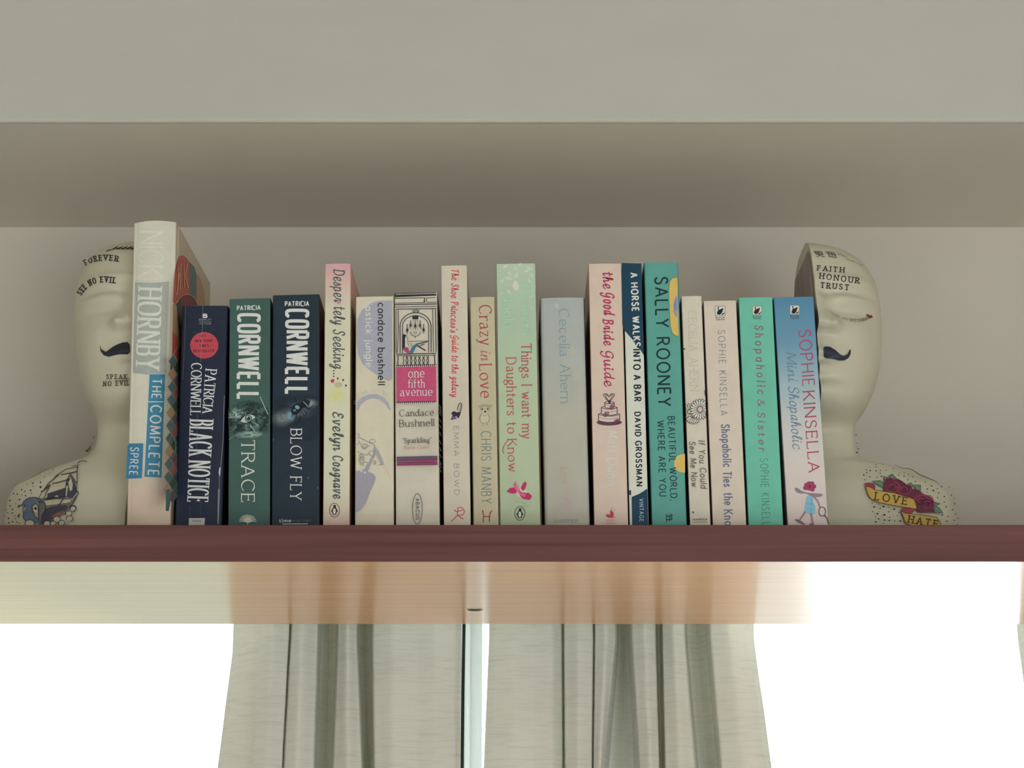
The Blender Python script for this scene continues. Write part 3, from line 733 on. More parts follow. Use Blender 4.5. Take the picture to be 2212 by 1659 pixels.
def swan(k, x0, y0, x1, y1, bg, part='publisher_mark'):
    w, h = x1 - x0, y1 - y0; P = lambda *q: [(x0 + a * w, y0 + b * h) for a, b in q]
    k.fill(P((.06, 0), (.94, 0), (1, .06), (1, .94), (.94, 1), (.06, 1), (0, .94), (0, .06)), (205, 200, 190), part)
    k.line(P((.03, .03), (.97, .03), (.97, .97), (.03, .97)), w * .035, (60, 60, 62), part, closed=True)
    k.line(P((.40, .12), (.30, .2), (.36, .38), (.3, .52), (.26, .66)), w * .09, (32, 30, 34), part, smooth=True)
    k.fill(P((.26, .6), (.4, .42), (.62, .28), (.8, .24), (.74, .5), (.62, .78), (.44, .9), (.26, .86), (.18, .74)), (28, 26, 30), part, smooth=True)
    k.fill(P((.6, .86), (.84, .72), (.94, .62), (.9, .8), (.74, .92)), (28, 26, 30), part)
    k.text('BLACK', (x0 + .06 * w, y1 + .26 * h), (x1 - .06 * w, y1 + .26 * h), h * .17, SANS_BOLD, (40, 40, 44), part)
    k.text('SWAN', (x0 + .12 * w, y1 + .48 * h), (x1 - .1 * w, y1 + .48 * h), h * .17, SANS_BOLD, (40, 40, 44), part)

# 1 tall hardback, cream and grey jacket with blue labels
k = book('tallest cream and grey hardback with blue title labels, leftmost in the row', 270, 373, 293, 378, 482, .165,
         mat('jacket_print', (.6, .5, .4), .28, .05, 60, ramp=ramp((0, (206, 178, 160)), (.12, (204, 182, 164)), (.3, (206, 198, 184)), (.76, (204, 198, 184)), (1, (196, 192, 178)))),
         left=(190, 180, 150), right=(176, 162, 140), bulge=.006, r=.0025, t=.0028, yaw=math.radians(1.6), hard=True, pages=paper_w)
k.frame(*Z1)
k.fill([(692, 346), (730, 350), (790, 350), (850, 346), (866, 342), (850, 818), (800, 826), (740, 826), (672, 818)], (160, 164, 158), 'grey_band')
k.line([(691, 350), (730, 354), (800, 354), (866, 347)], 5, (205, 204, 192), 'grey_band')
k.text('NICK', (712, 90), (708, 330), 125, TALL, (208, 204, 188), 'author_lettering')
k.text('HORNBY', (708, 380), (694, 800), 122, style(.12, .06, 10, .07, gap=.14, sq=.7), (208, 206, 194), 'author_lettering')
k.fill([(766, 826), (845, 826), (826, 1354), (739, 1350)], (62, 128, 158), 'title_label')
k.line([(757, 967), (838, 967)], 5, (205, 205, 195), 'title_label')
k.line([(766, 824), (845, 825)], 3, (190, 205, 205), 'title_label')
k.text('THE', (778, 846), (775, 950), 52, SANS, (205, 210, 200), 'title_lettering')
k.text('COMPLETE', (770, 982), (755, 1344), 60, SANS, (205, 210, 200), 'title_lettering')
k.fill([(662, 1180), (733, 1180), (726, 1357), (644, 1361), (652, 1192)], (58, 118, 155), 'title_label')
k.text('SPREE', (667, 1198), (660, 1342), 45, SANS, (200, 206, 200), 'title_lettering')
h0 = k.hit; k.hit = k.side
k.frame(*Z2)
tan, red, mar, teal, nav, wht = (164, 132, 100), (168, 78, 70), (112, 38, 50), (72, 102, 104), (36, 46, 66), (200, 160, 130)
P_ = 'cover_picture'
k.fill([(525, 880), (540, 680), (560, 530), (590, 440), (620, 422), (655, 445), (690, 492), (690, 830), (640, 818), (590, 850), (545, 915)], red, P_)
k.fill([(690, 490), (735, 535), (757, 600), (757, 870), (690, 812)], teal, P_)
k.fill([(757, 600), (800, 650), (833, 760), (846, 915), (775, 918), (757, 870)], tan, P_)
k.fill([(590, 860), (640, 820), (690, 812), (735, 845), (775, 918), (650, 930), (612, 960)], mar, P_)
k.fill([(560, 905), (600, 870), (620, 960), (612, 1100), (640, 1659), (560, 1300)], nav, P_)
k.fill([(525, 905), (560, 920), (575, 1100), (600, 1300), (570, 1420), (520, 1400)], tan, P_)
k.fill([(520, 1180), (560, 1230), (590, 1420), (560, 1560), (515, 1480)], red, P_)
k.fill([(498, 1460), (540, 1390), (562, 1550), (520, 1640), (496, 1650)], teal, P_)
for a in ((560, 820, 590, 600), (596, 760, 604, 500), (640, 740, 632, 500), (668, 500, 648, 620), (648, 620, 676, 750), (575, 690, 582, 540)): k.line([(a[0], a[1]), (a[2], a[3])], 7, wht, P_)
k.line([(540, 920), (590, 850), (640, 818), (690, 814), (735, 845), (775, 918)], 6, wht, P_, smooth=True)
k.line([(500, 1460), (600, 1280)], 5, wht, P_); k.line([(520, 1400), (590, 1500)], 5, wht, P_)
k.frame(*Z3)
MOS = (teal, (132, 88, 80), (60, 92, 98), tan, (52, 78, 58), (120, 70, 66), teal, (90, 80, 90), (40, 60, 76))
for j in range(11):
    for i in range(3):
        y = -90 + j * 128 + (i % 2) * 64; x = 508 - j * 5.2 + i * 44
        k.fill([(x - 26, y), (x + 18, y - 62), (x + 60, y + 4), (x + 16, y + 66)], MOS[(j * 3 + i * 4) % 9], P_)
        k.line([(x - 26, y), (x + 18, y - 62), (x + 60, y + 4), (x + 16, y + 66)], 4, (150, 128, 110), P_, closed=True)
k.ring(515, 755, 34, 100, 5, (150, 150, 120), P_)
k.fill([(455, 1190), (495, 1180), (500, 1300), (480, 1405), (452, 1395)], teal, P_)
k.hit = h0
k.finish({'title_label': 'blue printed labels on the spine', 'cover_picture': 'red, teal and tan mosaic printed on the side of the jacket'})

# 2 navy paperback with a red roundel, creased
k = book('navy blue creased paperback with red circle and tall white serif title', 375, 482, 396, 490, 661, .108, (26, 34, 54), left=(20, 26, 42), right=(18, 24, 40), r=.002, yaw=math.radians(.9))
k.frame(*Z2)
N1 = (210, 207, 202)
k.text('B', (818, 1046), (868, 1046), 44, style(.3, .24), N1, 'publisher_mark')
k.text('BERKLEY', (782, 1073), (908, 1071), 20, SANS, (150, 152, 160), 'publisher_mark')
k.line([(782, 1084), (908, 1082)], 2.5, (150, 152, 160), 'publisher_mark')
k.text('FICTION', (790, 1113), (902, 1111), 20, SANS, (150, 152, 160), 'publisher_mark')
k.ell(835, 1318, 140, 132, (178, 66, 78), 'red_roundel', n=40)
for s_, a, b, y in (('#1', 800, 850, 1240), ('NEW YORK', 745, 920, 1290), ('TIMES', 785, 882, 1338), ('BESTSELLER', 728, 935, 1390)):
    k.text(s_, (a, y), (b, y - 3), 31, SANS_BOLD, (92, 28, 44), 'red_roundel')
k.line([(822, 918), (818, 1100), (808, 1300), (800, 1480)], 3, (130, 132, 140), 'spine_crease')
k.line([(650, 930), (640, 1300), (620, 1659)], 4, (96, 90, 110), 'spine_crease')
rs = random.Random(5)
for _ in range(26):
    x, y = rs.uniform(650, 1000), rs.uniform(930, 1200); l = rs.uniform(20, 110)
    k.line([(x, y), (x + l * .9, y + l * .42)], rs.uniform(1.5, 3), (92, 98, 114), 'spine_crease', taper=True)
k.frame(*Z3)
k.text('CORNWELL', (705, -75), (695, 450), 108, style(.12, .04, 8, .07, gap=.06), N1, 'author_lettering', grow=.95)
k.text('PATRICIA', (848, -15), (815, 425), 115, style(.12, .04, 8, .07, gap=.07), N1, 'author_lettering', grow=.85)
k.text('BLACK NOTICE', (692, 487), (666, 1310), 236, TALL, N1, 'title_lettering', grow=.88)
k.line([(1035, 250), (1022, 700), (1000, 950), (985, 1050), (985, 1170), (968, 1520)], 4, (140, 145, 150), 'spine_crease')
k.fill([(988, 960), (998, 980), (992, 1060), (978, 1020)], (190, 190, 190), 'spine_crease')
k.fill([(972, 1180), (990, 1180), (980, 1528), (966, 1528)], (120, 128, 132), 'spine_crease')
k.line([(765, 430), (762, 870)], 2.5, (110, 112, 130), 'spine_crease')
k.line([(690, 1350), (694, 1460)], 3, (85, 92, 112), 'spine_crease'); k.line([(800, 1310), (800, 1440)], 3, (70, 78, 100), 'spine_crease')
k.fill([(682, 1472), (842, 1470), (838, 1560), (680, 1560)], (176, 172, 166), 'price_panel')
for x in range(718, 805, 9): k.line([(x, 1488), (x, 1508)], 4, (105, 105, 112), 'price_panel')
k.finish({'red_roundel': 'red circle with dark lettering', 'spine_crease': 'pale creases and scuffs', 'price_panel': 'small pale panel at the foot of the spine'})

# 3 green thriller with an eye
k = book('dark green thick paperback with white capitals and an eye on the spine', 492, 584, 496, 584, 645, .112, mat('cover_print', C(60, 88, 82), .4, .12, 35), left=(22, 34, 36), right=(18, 28, 34), bulge=.0004)
k.frame(*Z2); N2 = (212, 212, 198)
k.text('PATRICIA', (1160, 973), (1397, 966), 50, BLOCK_S, N2, 'author_lettering')
k.text('CORNWELL', (1163, 996), (1157, 1867), 236, BLOCK, N2, 'author_lettering')
k.frame(*Z3); E_ = 'eye_picture'
dk, md, lt = (30, 46, 46), (98, 124, 116), (150, 170, 160)
EB = [(1076, 300), (1480, 300), (1479, 720), (1074, 720)]
k.fill(EB, k.smoke(1280, 490, 300, 235, E_, [(.34, (18, 30, 32)), (.46, (28, 44, 46)), (.55, (58, 84, 80)), (.66, (112, 138, 130))], 4.2, 3.1, .45, .95), E_)
k.fill(EB, k.smoke(1150, 430, 130, 90, E_, [(.4, (40, 60, 60)), (.52, (110, 136, 128)), (.62, (176, 190, 178))], 3.5, 8.3, .3, .9), E_)
k.fill(EB, k.smoke(1290, 640, 230, 60, E_, [(.4, (60, 86, 82)), (.52, (116, 142, 134)), (.62, (166, 182, 170))], 4.5, 5.3, .3, .9), E_)
k.line([(1390, 260), (1430, 350), (1470, 440)], 8, lt, E_); k.line([(1080, 475), (1180, 450)], 6, lt, E_)
k.line([(1290, 540), (1340, 610)], 7, lt, E_); k.line([(1080, 690), (1180, 625)], 6, md, E_)
k.fill([(1195, 505), (1225, 465), (1275, 440), (1320, 448), (1345, 470), (1310, 500), (1260, 520), (1215, 518)], (175, 190, 180), E_, smooth=True)
k.ell(1275, 480, 36, 36, (40, 56, 56), E_); k.ring(1275, 480, 24, 24, 7, (150, 168, 160), E_); k.ell(1276, 478, 10, 10, (20, 26, 28), E_); k.ell(1264, 466, 6, 6, (230, 230, 220), E_)
k.line([(1190, 508), (1225, 462), (1275, 434), (1330, 446), (1350, 470)], 9, (24, 34, 36), E_, smooth=True); k.line([(1195, 512), (1260, 526), (1345, 472)], 6, (24, 34, 36), E_, smooth=True)
for x, y, x2, y2 in ((1215, 462, 1190, 420), (1240, 445, 1228, 385), (1280, 432, 1282, 380), (1215, 520, 1195, 560), (1240, 524, 1235, 570), (1300, 512, 1320, 548)): k.line([(x, y), (x2, y2)], 5, (22, 32, 34), E_)
k.ring(1395, 490, 20, 30, 6, md, E_, 100, 300)
k.text('TRACE', (1205, 690), (1203, 1312), 134, SERIF_LIGHT, (205, 206, 194), 'title_lettering')
for j in range(13):
    a = math.radians(-84 + j * 14); x, y = 1268 + 86 * math.sin(a), 1510 - 76 * math.cos(a)
    k.line([(1268 + 8 * math.sin(a), 1512), (1268 + 50 * math.sin(a), 1508 - 56 * math.cos(a)), (x, y)], 8, (182, 184, 168), 'publisher_mark', smooth=True)
k.line([(1268, 1480), (1268, 1535)], 9, (182, 184, 168), 'publisher_mark')
k.finish({'eye_picture': 'eye in a dark rippled surround'})

# 4 navy thriller with a fly
k = book('dark navy thick paperback with white capitals and a fly on the spine', 585, 691.5, 590.5, 688.5, 637, .112, mat('cover_print', C(30, 43, 56), .4, .14, 30), left=(24, 34, 46), right=(64, 22, 34), bulge=.0004)
k.frame(*Z2)
k.text('PATRICIA', (1637, 932), (1880, 929), 54, BLOCK_S, N2, 'author_lettering')
k.text('CORNWELL', (1640, 952), (1637, 1817), 242, BLOCK, N2, 'author_lettering')
k.frame(*Z3); F_ = 'fly_picture'
FB = [(1508, 250), (1972, 250), (1976, 700), (1504, 700)]
k.fill(FB, k.smoke(1770, 400, 240, 150, F_, [(.3, (24, 36, 48)), (.5, (58, 76, 88)), (.7, (96, 112, 120))], 1.6, 2.2, .1, .95), F_)
k.fill(FB, k.smoke(1610, 480, 150, 120, F_, [(.3, (58, 70, 80)), (.5, (104, 110, 112)), (.7, (140, 138, 132))], 1.8, 6.2, .1, .95), F_)
k.fill(FB, k.smoke(1690, 455, 75, 85, F_, [(.3, (70, 104, 122)), (.6, (130, 168, 184))], 1.8, 4.2, .1, .95), F_)
k.fill(FB, k.smoke(1890, 330, 110, 70, F_, [(.3, (60, 76, 88)), (.6, (128, 142, 148))], 1.8, 9.2, .1, .95), F_)
bk = (12, 18, 26)
k.fill([(1700, 400), (1715, 355), (1760, 330), (1800, 330), (1815, 370), (1790, 410), (1750, 440), (1715, 440)], bk, F_, smooth=True)
k.fill([(1790, 330), (1830, 290), (1870, 300), (1880, 340), (1840, 370), (1800, 370)], bk, F_, smooth=True)
k.ell(1868, 322, 18, 26, (20, 30, 40), F_, rot=.6); k.ell(1762, 368, 24, 18, (112, 146, 160), F_, rot=.5); k.ell(1735, 398, 14, 12, (86, 116, 130), F_)
k.line([(1820, 310), (1850, 340), (1862, 356)], 6, (150, 176, 186), F_, smooth=True)
for P in ([(1710, 375), (1640, 352), (1565, 350)], [(1755, 335), (1745, 300), (1740, 270)], [(1800, 400), (1820, 440), (1842, 465)], [(1840, 368), (1880, 385), (1922, 350)], [(1760, 430), (1750, 480), (1735, 545)], [(1785, 415), (1790, 470), (1765, 530)], [(1720, 430), (1700, 470)], [(1815, 385), (1850, 420), (1840, 450)]):
    k.line(P, 8, bk, F_, smooth=True)
k.text('BLOW FLY', (1694, 582), (1690, 1292), 114, SERIF_LIGHT, (205, 205, 198), 'title_lettering')
k.text('time', (1580, 1516), (1702, 1514), 38, SANS_BOLD, (180, 182, 182), 'publisher_mark'); k.text('warner', (1712, 1514), (1898, 1512), 38, SANS_LIGHT, (96, 106, 114), 'publisher_mark')
k.line([(1612, 1530), (1868, 1528)], 8, (170, 172, 172), 'publisher_mark')
for j, (x, y) in enumerate(((1525, 690), (1870, 1070), (1965, 1170))): k.ell(x, y, 4, 12, (110, 120, 126), 'spine_scuff#%d' % j)
k.finish({'fly_picture': 'black fly on a pale blue glow'})

# 5 cream and pink paperback, handwritten title
k = book('tall cream paperback with pink ends and grey handwritten title', 696.5, 756, 703, 757, 570, .125,
         mat('cover_print', (.6, .5, .4), .45, .03, 60, ramp=ramp((0, (206, 165, 158)), (.06, (205, 182, 165)), (.14, (205, 197, 176)), (.5, (207, 200, 172)), (.82, (203, 195, 174)), (.93, (206, 172, 162)), (1, (210, 152, 158)))),
         left=(190, 172, 140), right=mat('cover_print', (.6, .5, .4), .45, .03, 61, ramp=ramp((0, (180, 140, 128)), (.2, (176, 158, 128)), (.8, (178, 160, 132)), (.92, (188, 150, 138)), (1, (196, 136, 138)))), yaw=math.radians(.5))
k.frame(*Z4); G1 = (86, 92, 94)
k.text('Desper tely', (200, 150), (200, 760), 132, SCRIPT, G1, 'title_lettering')
k.fill([(265, 500), (285, 520), (268, 545), (240, 530), (235, 512), (250, 505)], (205, 140, 150), 'title_lettering', smooth=True)
k.text('Seeking', (196, 805), (196, 1240), 132, SCRIPT, G1, 'title_lettering')
for y in (1262, 1292, 1322): k.ell(206, y, 9, 9, G1, 'title_lettering')
k.fill([(193, 1352), (212, 1358), (205, 1388), (188, 1392), (170, 1368)], (196, 50, 70), 'picture', smooth=True)
for x, y in ((250, 1345), (308, 1362), (338, 1422)): k.ell(x, y, 10, 12, (80, 60, 66))
k.ell(255, 1415, 46, 30, (186, 174, 140)); k.ell(240, 1520, 60, 70, (206, 200, 140))
k.frame(*Z5)
k.ell(240, 40, 75, 55, (208, 200, 145))
k.text('Evelyn', (208, 210), (212, 680), 138, SCRIPT_B, G1, 'author_lettering')
k.text('Cosgrave', (210, 730), (216, 1255), 132, SCRIPT_B, G1, 'author_lettering')
penguin(k, 235, 1393, 60, 82)
k.finish()

# 6 cream paperback with a grey handbag pattern
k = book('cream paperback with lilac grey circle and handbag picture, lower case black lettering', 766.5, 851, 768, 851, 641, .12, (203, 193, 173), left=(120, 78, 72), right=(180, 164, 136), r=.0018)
k.frame(*Z4); LIL = (160, 158, 172)
k.fill([(462, 700), (515, 600), (600, 530), (700, 503), (838, 498), (842, 1345), (805, 1372), (745, 1352), (610, 1265), (520, 1190), (470, 1080), (452, 900)], LIL, 'picture', smooth=False)
k.text('lipstick jungle', (548, 508), (552, 1222), 80, style(.13, .12, gap=.18), (204, 202, 200), 'title_lettering')
k.text('candace bushnell', (682, 522), (682, 1418), 86, style(.14, .13, gap=.18), (42, 42, 48), 'author_lettering')
rs = random.Random(2)
for _ in range(18):
    a = rs.uniform(PI * 1.1, PI * 1.75); r0 = 190
    k.line([(640 + r0 * math.cos(a), 1680 + r0 * math.sin(a)), (640 + (r0 + rs.uniform(20, 50)) * math.cos(a - .1), 1680 + (r0 + rs.uniform(20, 50)) * math.sin(a - .1))], 9, LIL, 'picture', taper=True)
k.frame(*Z5); LG = (152, 148, 160)
k.fill([(505, 210), (508, 110), (560, 50), (650, 10), (740, 8), (820, 45), (880, 110), (908, 200), (890, 195), (850, 130), (780, 75), (700, 55), (620, 75), (550, 130), (518, 200)], LIL, 'picture', smooth=False)
k.fill([(486, 930), (560, 920), (600, 900), (640, 935), (700, 960), (728, 1000), (715, 1060), (660, 1180), (610, 1310), (560, 1380), (510, 1412), (484, 1420)], LG, 'picture')
k.fill([(600, 890), (640, 830), (690, 740), (710, 620), (740, 650), (730, 720), (690, 800), (650, 890), (630, 930)], LG, 'picture')
k.fill([(710, 620), (760, 680), (800, 760), (830, 850), (800, 860), (760, 760)], (164, 160, 166), 'picture')
for _ in range(16):
    x, y = rs.uniform(500, 690), rs.uniform(560, 860); q = rs.uniform(14, 40)
    if (x - 490) + (y - 500) * .25 < 280: k.ring(x + 8, y, q, q * rs.uniform(.7, 1.2), 7, rs.choice((LG, (150, 142, 138))), 'picture', rs.uniform(0, 180), rs.uniform(260, 420))
k.line([(500, 480), (530, 490), (520, 520), (560, 540), (660, 590), (720, 620)], 8, LG, 'picture', smooth=True)
k.line([(520, 560), (560, 620), (600, 640), (660, 620)], 7, (150, 142, 138), 'picture', smooth=True); k.line([(505, 690), (560, 720), (590, 780), (560, 840)], 7, (150, 142, 138), 'picture', smooth=True)
for j in range(4): k.line([(745 + j * 20, 690 + j * 35), (740 + j * 14, 760 + j * 30)], 5, (140, 134, 138), 'picture')
k.ell(716, 825, 16, 26, (140, 134, 138)); k.ell(714, 825, 8, 14, (190, 180, 165)); k.line([(750, 860), (815, 845)], 6, (170, 130, 125))
k.line([(830, 850), (870, 940), (905, 1020)], 4, (182, 170, 156))
k.ell(557, 926, 13, 14, (215, 210, 205)); k.ell(597, 944, 13, 14, (215, 210, 205))
k.finish({'picture': 'lilac grey circle and handbag shapes'})

# 7 white paperback with a balcony drawing and a pink panel
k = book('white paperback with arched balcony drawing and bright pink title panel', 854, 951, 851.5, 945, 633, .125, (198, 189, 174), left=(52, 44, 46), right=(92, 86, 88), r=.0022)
B1 = (40, 38, 46); D_ = 'balcony_picture'
k.frame(*Z4)
k.fill([(868, 418), (1308, 412), (1322, 445), (870, 462)], B1, D_)
for j in range(27): k.ell(884 + j * 16, 431 - j * .3, 5, 6, (205, 200, 188), D_)
for P, w in (([(868, 475), (1190, 468)], 7), ([(868, 528), (1180, 520)], 6), ([(1196, 468), (1184, 525)], 9), ([(1190, 470), (1196, 522)], 6), ([(868, 545), (1325, 535)], 9), ([(868, 570), (1320, 562)], 6), ([(1212, 470), (1310, 466)], 6), ([(1218, 520), (1325, 515)], 6), ([(1212, 470), (1216, 520)], 6),
             ([(880, 592), (1322, 586)], 8), ([(905, 600), (908, 800), (896, 1070)], 7), ([(882, 600), (884, 1070)], 6), ([(1280, 592), (1284, 800), (1290, 1060)], 6), ([(1312, 592), (1318, 1060)], 8),
             ([(885, 1082), (1318, 1072)], 9), ([(885, 1098), (1318, 1092)], 6), ([(905, 1100), (900, 1200)], 9), ([(1300, 1095), (1306, 1195)], 9)): k.line(P, w, B1, D_)
k.ring(1097, 600, 34, 30, 8, B1, D_, 0, 180); k.ring(1097, 602, 13, 13, 6, B1, D_)
for rx, w in ((168, 8), (142, 7)):
    k.line([(1095 - rx, 1070)] + [(1095 - rx * math.cos(a), 780 - (150 if rx > 150 else 118) * math.sin(a)) for a in np.linspace(0, PI, 24)] + [(1095 + rx, 1060)], w, B1, D_)
k.fill([(1060, 668), (1126, 668), (1122, 702), (1062, 702)], B1, D_); k.line([(1066, 712), (1120, 712)], 5, (120, 116, 120), D_)
for x, y0, y1 in ((1003, 755, 860), (1040, 715, 805), (1092, 720, 815), (1144, 715, 805), (1182, 755, 855)):
    k.line([(x, y0), (x, y1)], 7, B1, D_); k.fill([(x - 14, y1 - 40), (x, y1 - 70), (x + 14, y1 - 40), (x, y1 - 25)], B1, D_); k.line([(x - 15, y1 - 28), (x + 15, y1 - 28)], 6, B1, D_)
for a, b in (((1050, 720), (1010, 845)), ((1070, 715), (1068, 830)), ((1116, 715), (1118, 830)), ((1136, 720), (1172, 845))): k.line([a, b], 3.5, (120, 116, 120), D_)
for a in np.linspace(.1, PI - .1, 9): k.ell(1092 - 52 * math.cos(a), 842 + 44 * math.sin(a), 6, 6, B1, D_)
k.line([(1092, 885), (1092, 905)], 7, B1, D_); k.ring(1092, 850, 14, 12, 4, B1, D_)
k.fill([(955, 880), (985, 870), (1008, 900), (1000, 930), (978, 960), (975, 1010), (958, 1020)], B1, D_, smooth=True)
k.fill([(985, 890), (1008, 895), (1012, 920), (1020, 1000), (1005, 1010), (985, 1000), (980, 940)], (200, 192, 180), D_, smooth=True)
k.line([(990, 895), (1008, 905), (1004, 930), (1018, 990)], 5, B1, D_, smooth=True)
k.fill([(965, 1010), (1010, 1005), (1030, 1070), (1000, 1068), (965, 1035)], (160, 62, 106), D_)
k.fill([(1020, 1075), (1060, 1000), (1110, 960), (1128, 968), (1095, 1010), (1065, 1070)], (62, 110, 128), D_)
k.line([(1015, 942), (1232, 938)], 5, B1, D_); k.line([(1045, 955), (1050, 1000)], 4, B1, D_)
k.line([(1120, 970), (1175, 955), (1225, 945)], 10, B1, D_, smooth=True); k.line([(1110, 985), (1150, 1010), (1205, 1042)], 12, B1, D_, smooth=True); k.line([(1140, 990), (1190, 970)], 8, B1, D_)
for j in range(13):
    x = 968 + j * 22.5; s_ = 8 if j % 2 else -8
    k.line([(x, 1100), (x + s_, 1125), (x, 1150), (x + s_, 1175), (x, 1198)], 7, B1, D_, smooth=True)
PK = (186, 74, 112)
k.fill([(885, 1205), (1318, 1198), (1322, 1600), (888, 1612)], PK, 'title_panel')
for yy in (1207, 1606):
    k.line([(885, yy + 4), (1322, yy - 6)], 18, B1, 'title_panel')
    for j in range(20): k.ell(895 + j * 22, yy + 8 - j * .5, 6.5, 7, (215, 205, 195), 'title_panel')
k.text('one', (1014, 1338), (1193, 1334), 104, SERIF_LIGHT, (222, 200, 196), 'title_lettering')
k.text('fifth', (1012, 1445), (1194, 1441), 90, SERIF_LIGHT, (222, 200, 196), 'title_lettering')
k.text('avenue', (926, 1538), (1280, 1531), 96, SERIF_LIGHT, (222, 200, 196), 'title_lettering')
k.frame(*Z5)
k.text('Candace', (1010, 277), (1422, 263), 82, SERIF_LIGHT, (58, 58, 60), 'author_lettering'); k.text('Bushnell', (1010, 403), (1428, 388), 86, SERIF_LIGHT, (58, 58, 60), 'author_lettering')
k.text("'Sparkling'", (1048, 594), (1392, 586), 60, SERIF, (60, 58, 60), 'review_lettering'); k.text('Marie Claire', (1068, 668), (1366, 660), 42, SERIF_LIGHT, (188, 122, 104), 'review_lettering')
for y0, y1, c in ((760, 800, (98, 78, 110)), (803, 820, (150, 66, 100)), (830, 862, (140, 58, 96))): k.fill([(978, y0), (1466, y0 - 12), (1466, y1 - 10), (978, y1)], c, 'stripes')
for y in (760, 800, 825, 860): k.line([(978, y), (1466, y - 11)], 4.5, (62, 46, 66), 'stripes')
k.ring(1226, 1378, 58, 182, 6, (50, 48, 54), 'publisher_mark')
k.text('ABACUS', (1205, 1252), (1206, 1508), 46, SANS, (50, 48, 54), 'publisher_mark')
h0 = k.hit; k.hit = k.side
for y in (100, 140, 180, 260, 330, 420, 520, 600, 680, 760, 800, 850): k.line([(1490, y + 40), (1512, y + 90)], 7, (42, 38, 44), 'cover_picture')
k.hit = h0
k.finish({'title_panel': 'bright pink panel with dotted borders', 'balcony_picture': 'black line drawing of an arched balcony with chandelier', 'stripes': 'purple and pink stripes'})

# 8 slim cream paperback, red script
k = book('slim tall cream paperback with red handwritten title and small shoe picture', 957, 1018.5, 954, 1007.5, 574, .126, (198, 187, 170), left=(150, 136, 118), right=(172, 160, 142))
k.frame(*Z4); R1 = (192, 52, 66)
k.text("The Shoe Princess's", (1484, 152), (1470, 845), 84, SCRIPT, R1, 'title_lettering')
k.text('Guide to the galaxy', (1486, 870), (1482, 1545), 80, SCRIPT, R1, 'title_lettering')
k.frame(*Z5); V1 = (42, 36, 52)
k.fill([(1628, 235), (1660, 210), (1700, 225), (1740, 215), (1740, 250), (1715, 300), (1690, 270), (1650, 290), (1620, 320), (1645, 262)], V1, 'shoe_picture')
k.fill([(1622, 318), (1650, 268), (1680, 280), (1700, 300)], (108, 74, 128), 'shoe_picture')
k.line([(1738, 230), (1750, 180), (1755, 130), (1735, 116), (1712, 150), (1705, 205)], 10, (66, 62, 70), 'shoe_picture', smooth=True); k.line([(1730, 215), (1736, 165), (1742, 130)], 7, (90, 86, 92), 'shoe_picture', smooth=True)
k.text('EMMA BOWD', (1656, 392), (1666, 1213), 64, SANS_LIGHT, (112, 106, 106), 'author_lettering')
for P in ([(1700, 1375), (1740, 1360), (1775, 1380), (1785, 1420), (1760, 1450), (1710, 1455)], [(1665, 1385), (1690, 1410), (1735, 1400), (1760, 1385)], [(1712, 1378), (1705, 1420), (1700, 1455), (1670, 1490), (1630, 1532)], [(1700, 1450), (1740, 1480), (1775, 1500)]): k.line(P, 10, (190, 66, 76), 'publisher_mark', smooth=True)
k.finish({'shoe_picture': 'black high-heeled shoe', 'title_lettering': 'red handwritten title'})

# 9 short beige-green paperback
k = book('short beige green paperback with crimson serif title and small dog', 1022.5, 1078, 1016, 1068, 642, .112, (184, 174, 146), left=(130, 118, 92), right=(150, 140, 112))
k.frame(*Z6); R2 = (164, 62, 76)
k.text('Crazy', (172, 548), (186, 985), 138, SERIF_LIGHT, R2, 'title_lettering'); k.text('in', (188, 1035), (190, 1145), 120, ITALIC, R2, 'title_lettering'); k.text('Love', (176, 1190), (190, 1560), 138, SERIF_LIGHT, R2, 'title_lettering')
k.frame(*Z7); T1 = (142, 134, 108)
k.fill([(182, 150), (230, 130), (300, 132), (352, 140), (335, 165), (310, 215), (290, 235), (245, 235), (215, 205), (205, 180)], (160, 150, 122), 'dog_picture', smooth=True)
k.ell(262, 205, 42, 45, (184, 176, 152), 'dog_picture'); k.ell(232, 186, 9, 10, (60, 54, 50), 'dog_picture'); k.ell(294, 186, 9, 10, (60, 54, 50), 'dog_picture'); k.ell(266, 217, 13, 11, (46, 42, 40), 'dog_picture')
k.ell(262, 290, 50, 58, (192, 184, 160), 'dog_picture')
for P in ([(225, 240), (200, 290), (210, 335)], [(295, 240), (316, 290), (305, 340)], [(215, 345), (245, 360), (230, 385)], [(305, 345), (275, 360), (300, 380)], [(240, 250), (262, 270), (285, 248)]): k.line(P, 8, T1, 'dog_picture', smooth=True)
k.text('CHRIS MANBY', (213, 450), (219, 1315), 126, style(.075, .065, gap=.25), (108, 124, 126), 'author_lettering')
k.line([(236, 1390), (246, 1465), (242, 1540)], 13, (156, 54, 70), 'publisher_mark', smooth=True); k.line([(348, 1398), (322, 1440), (316, 1535)], 13, (156, 54, 70), 'publisher_mark', smooth=True); k.line([(244, 1468), (322, 1470)], 12, (156, 54, 70), 'publisher_mark')
k.finish({'dog_picture': 'small pale dog drawing'})

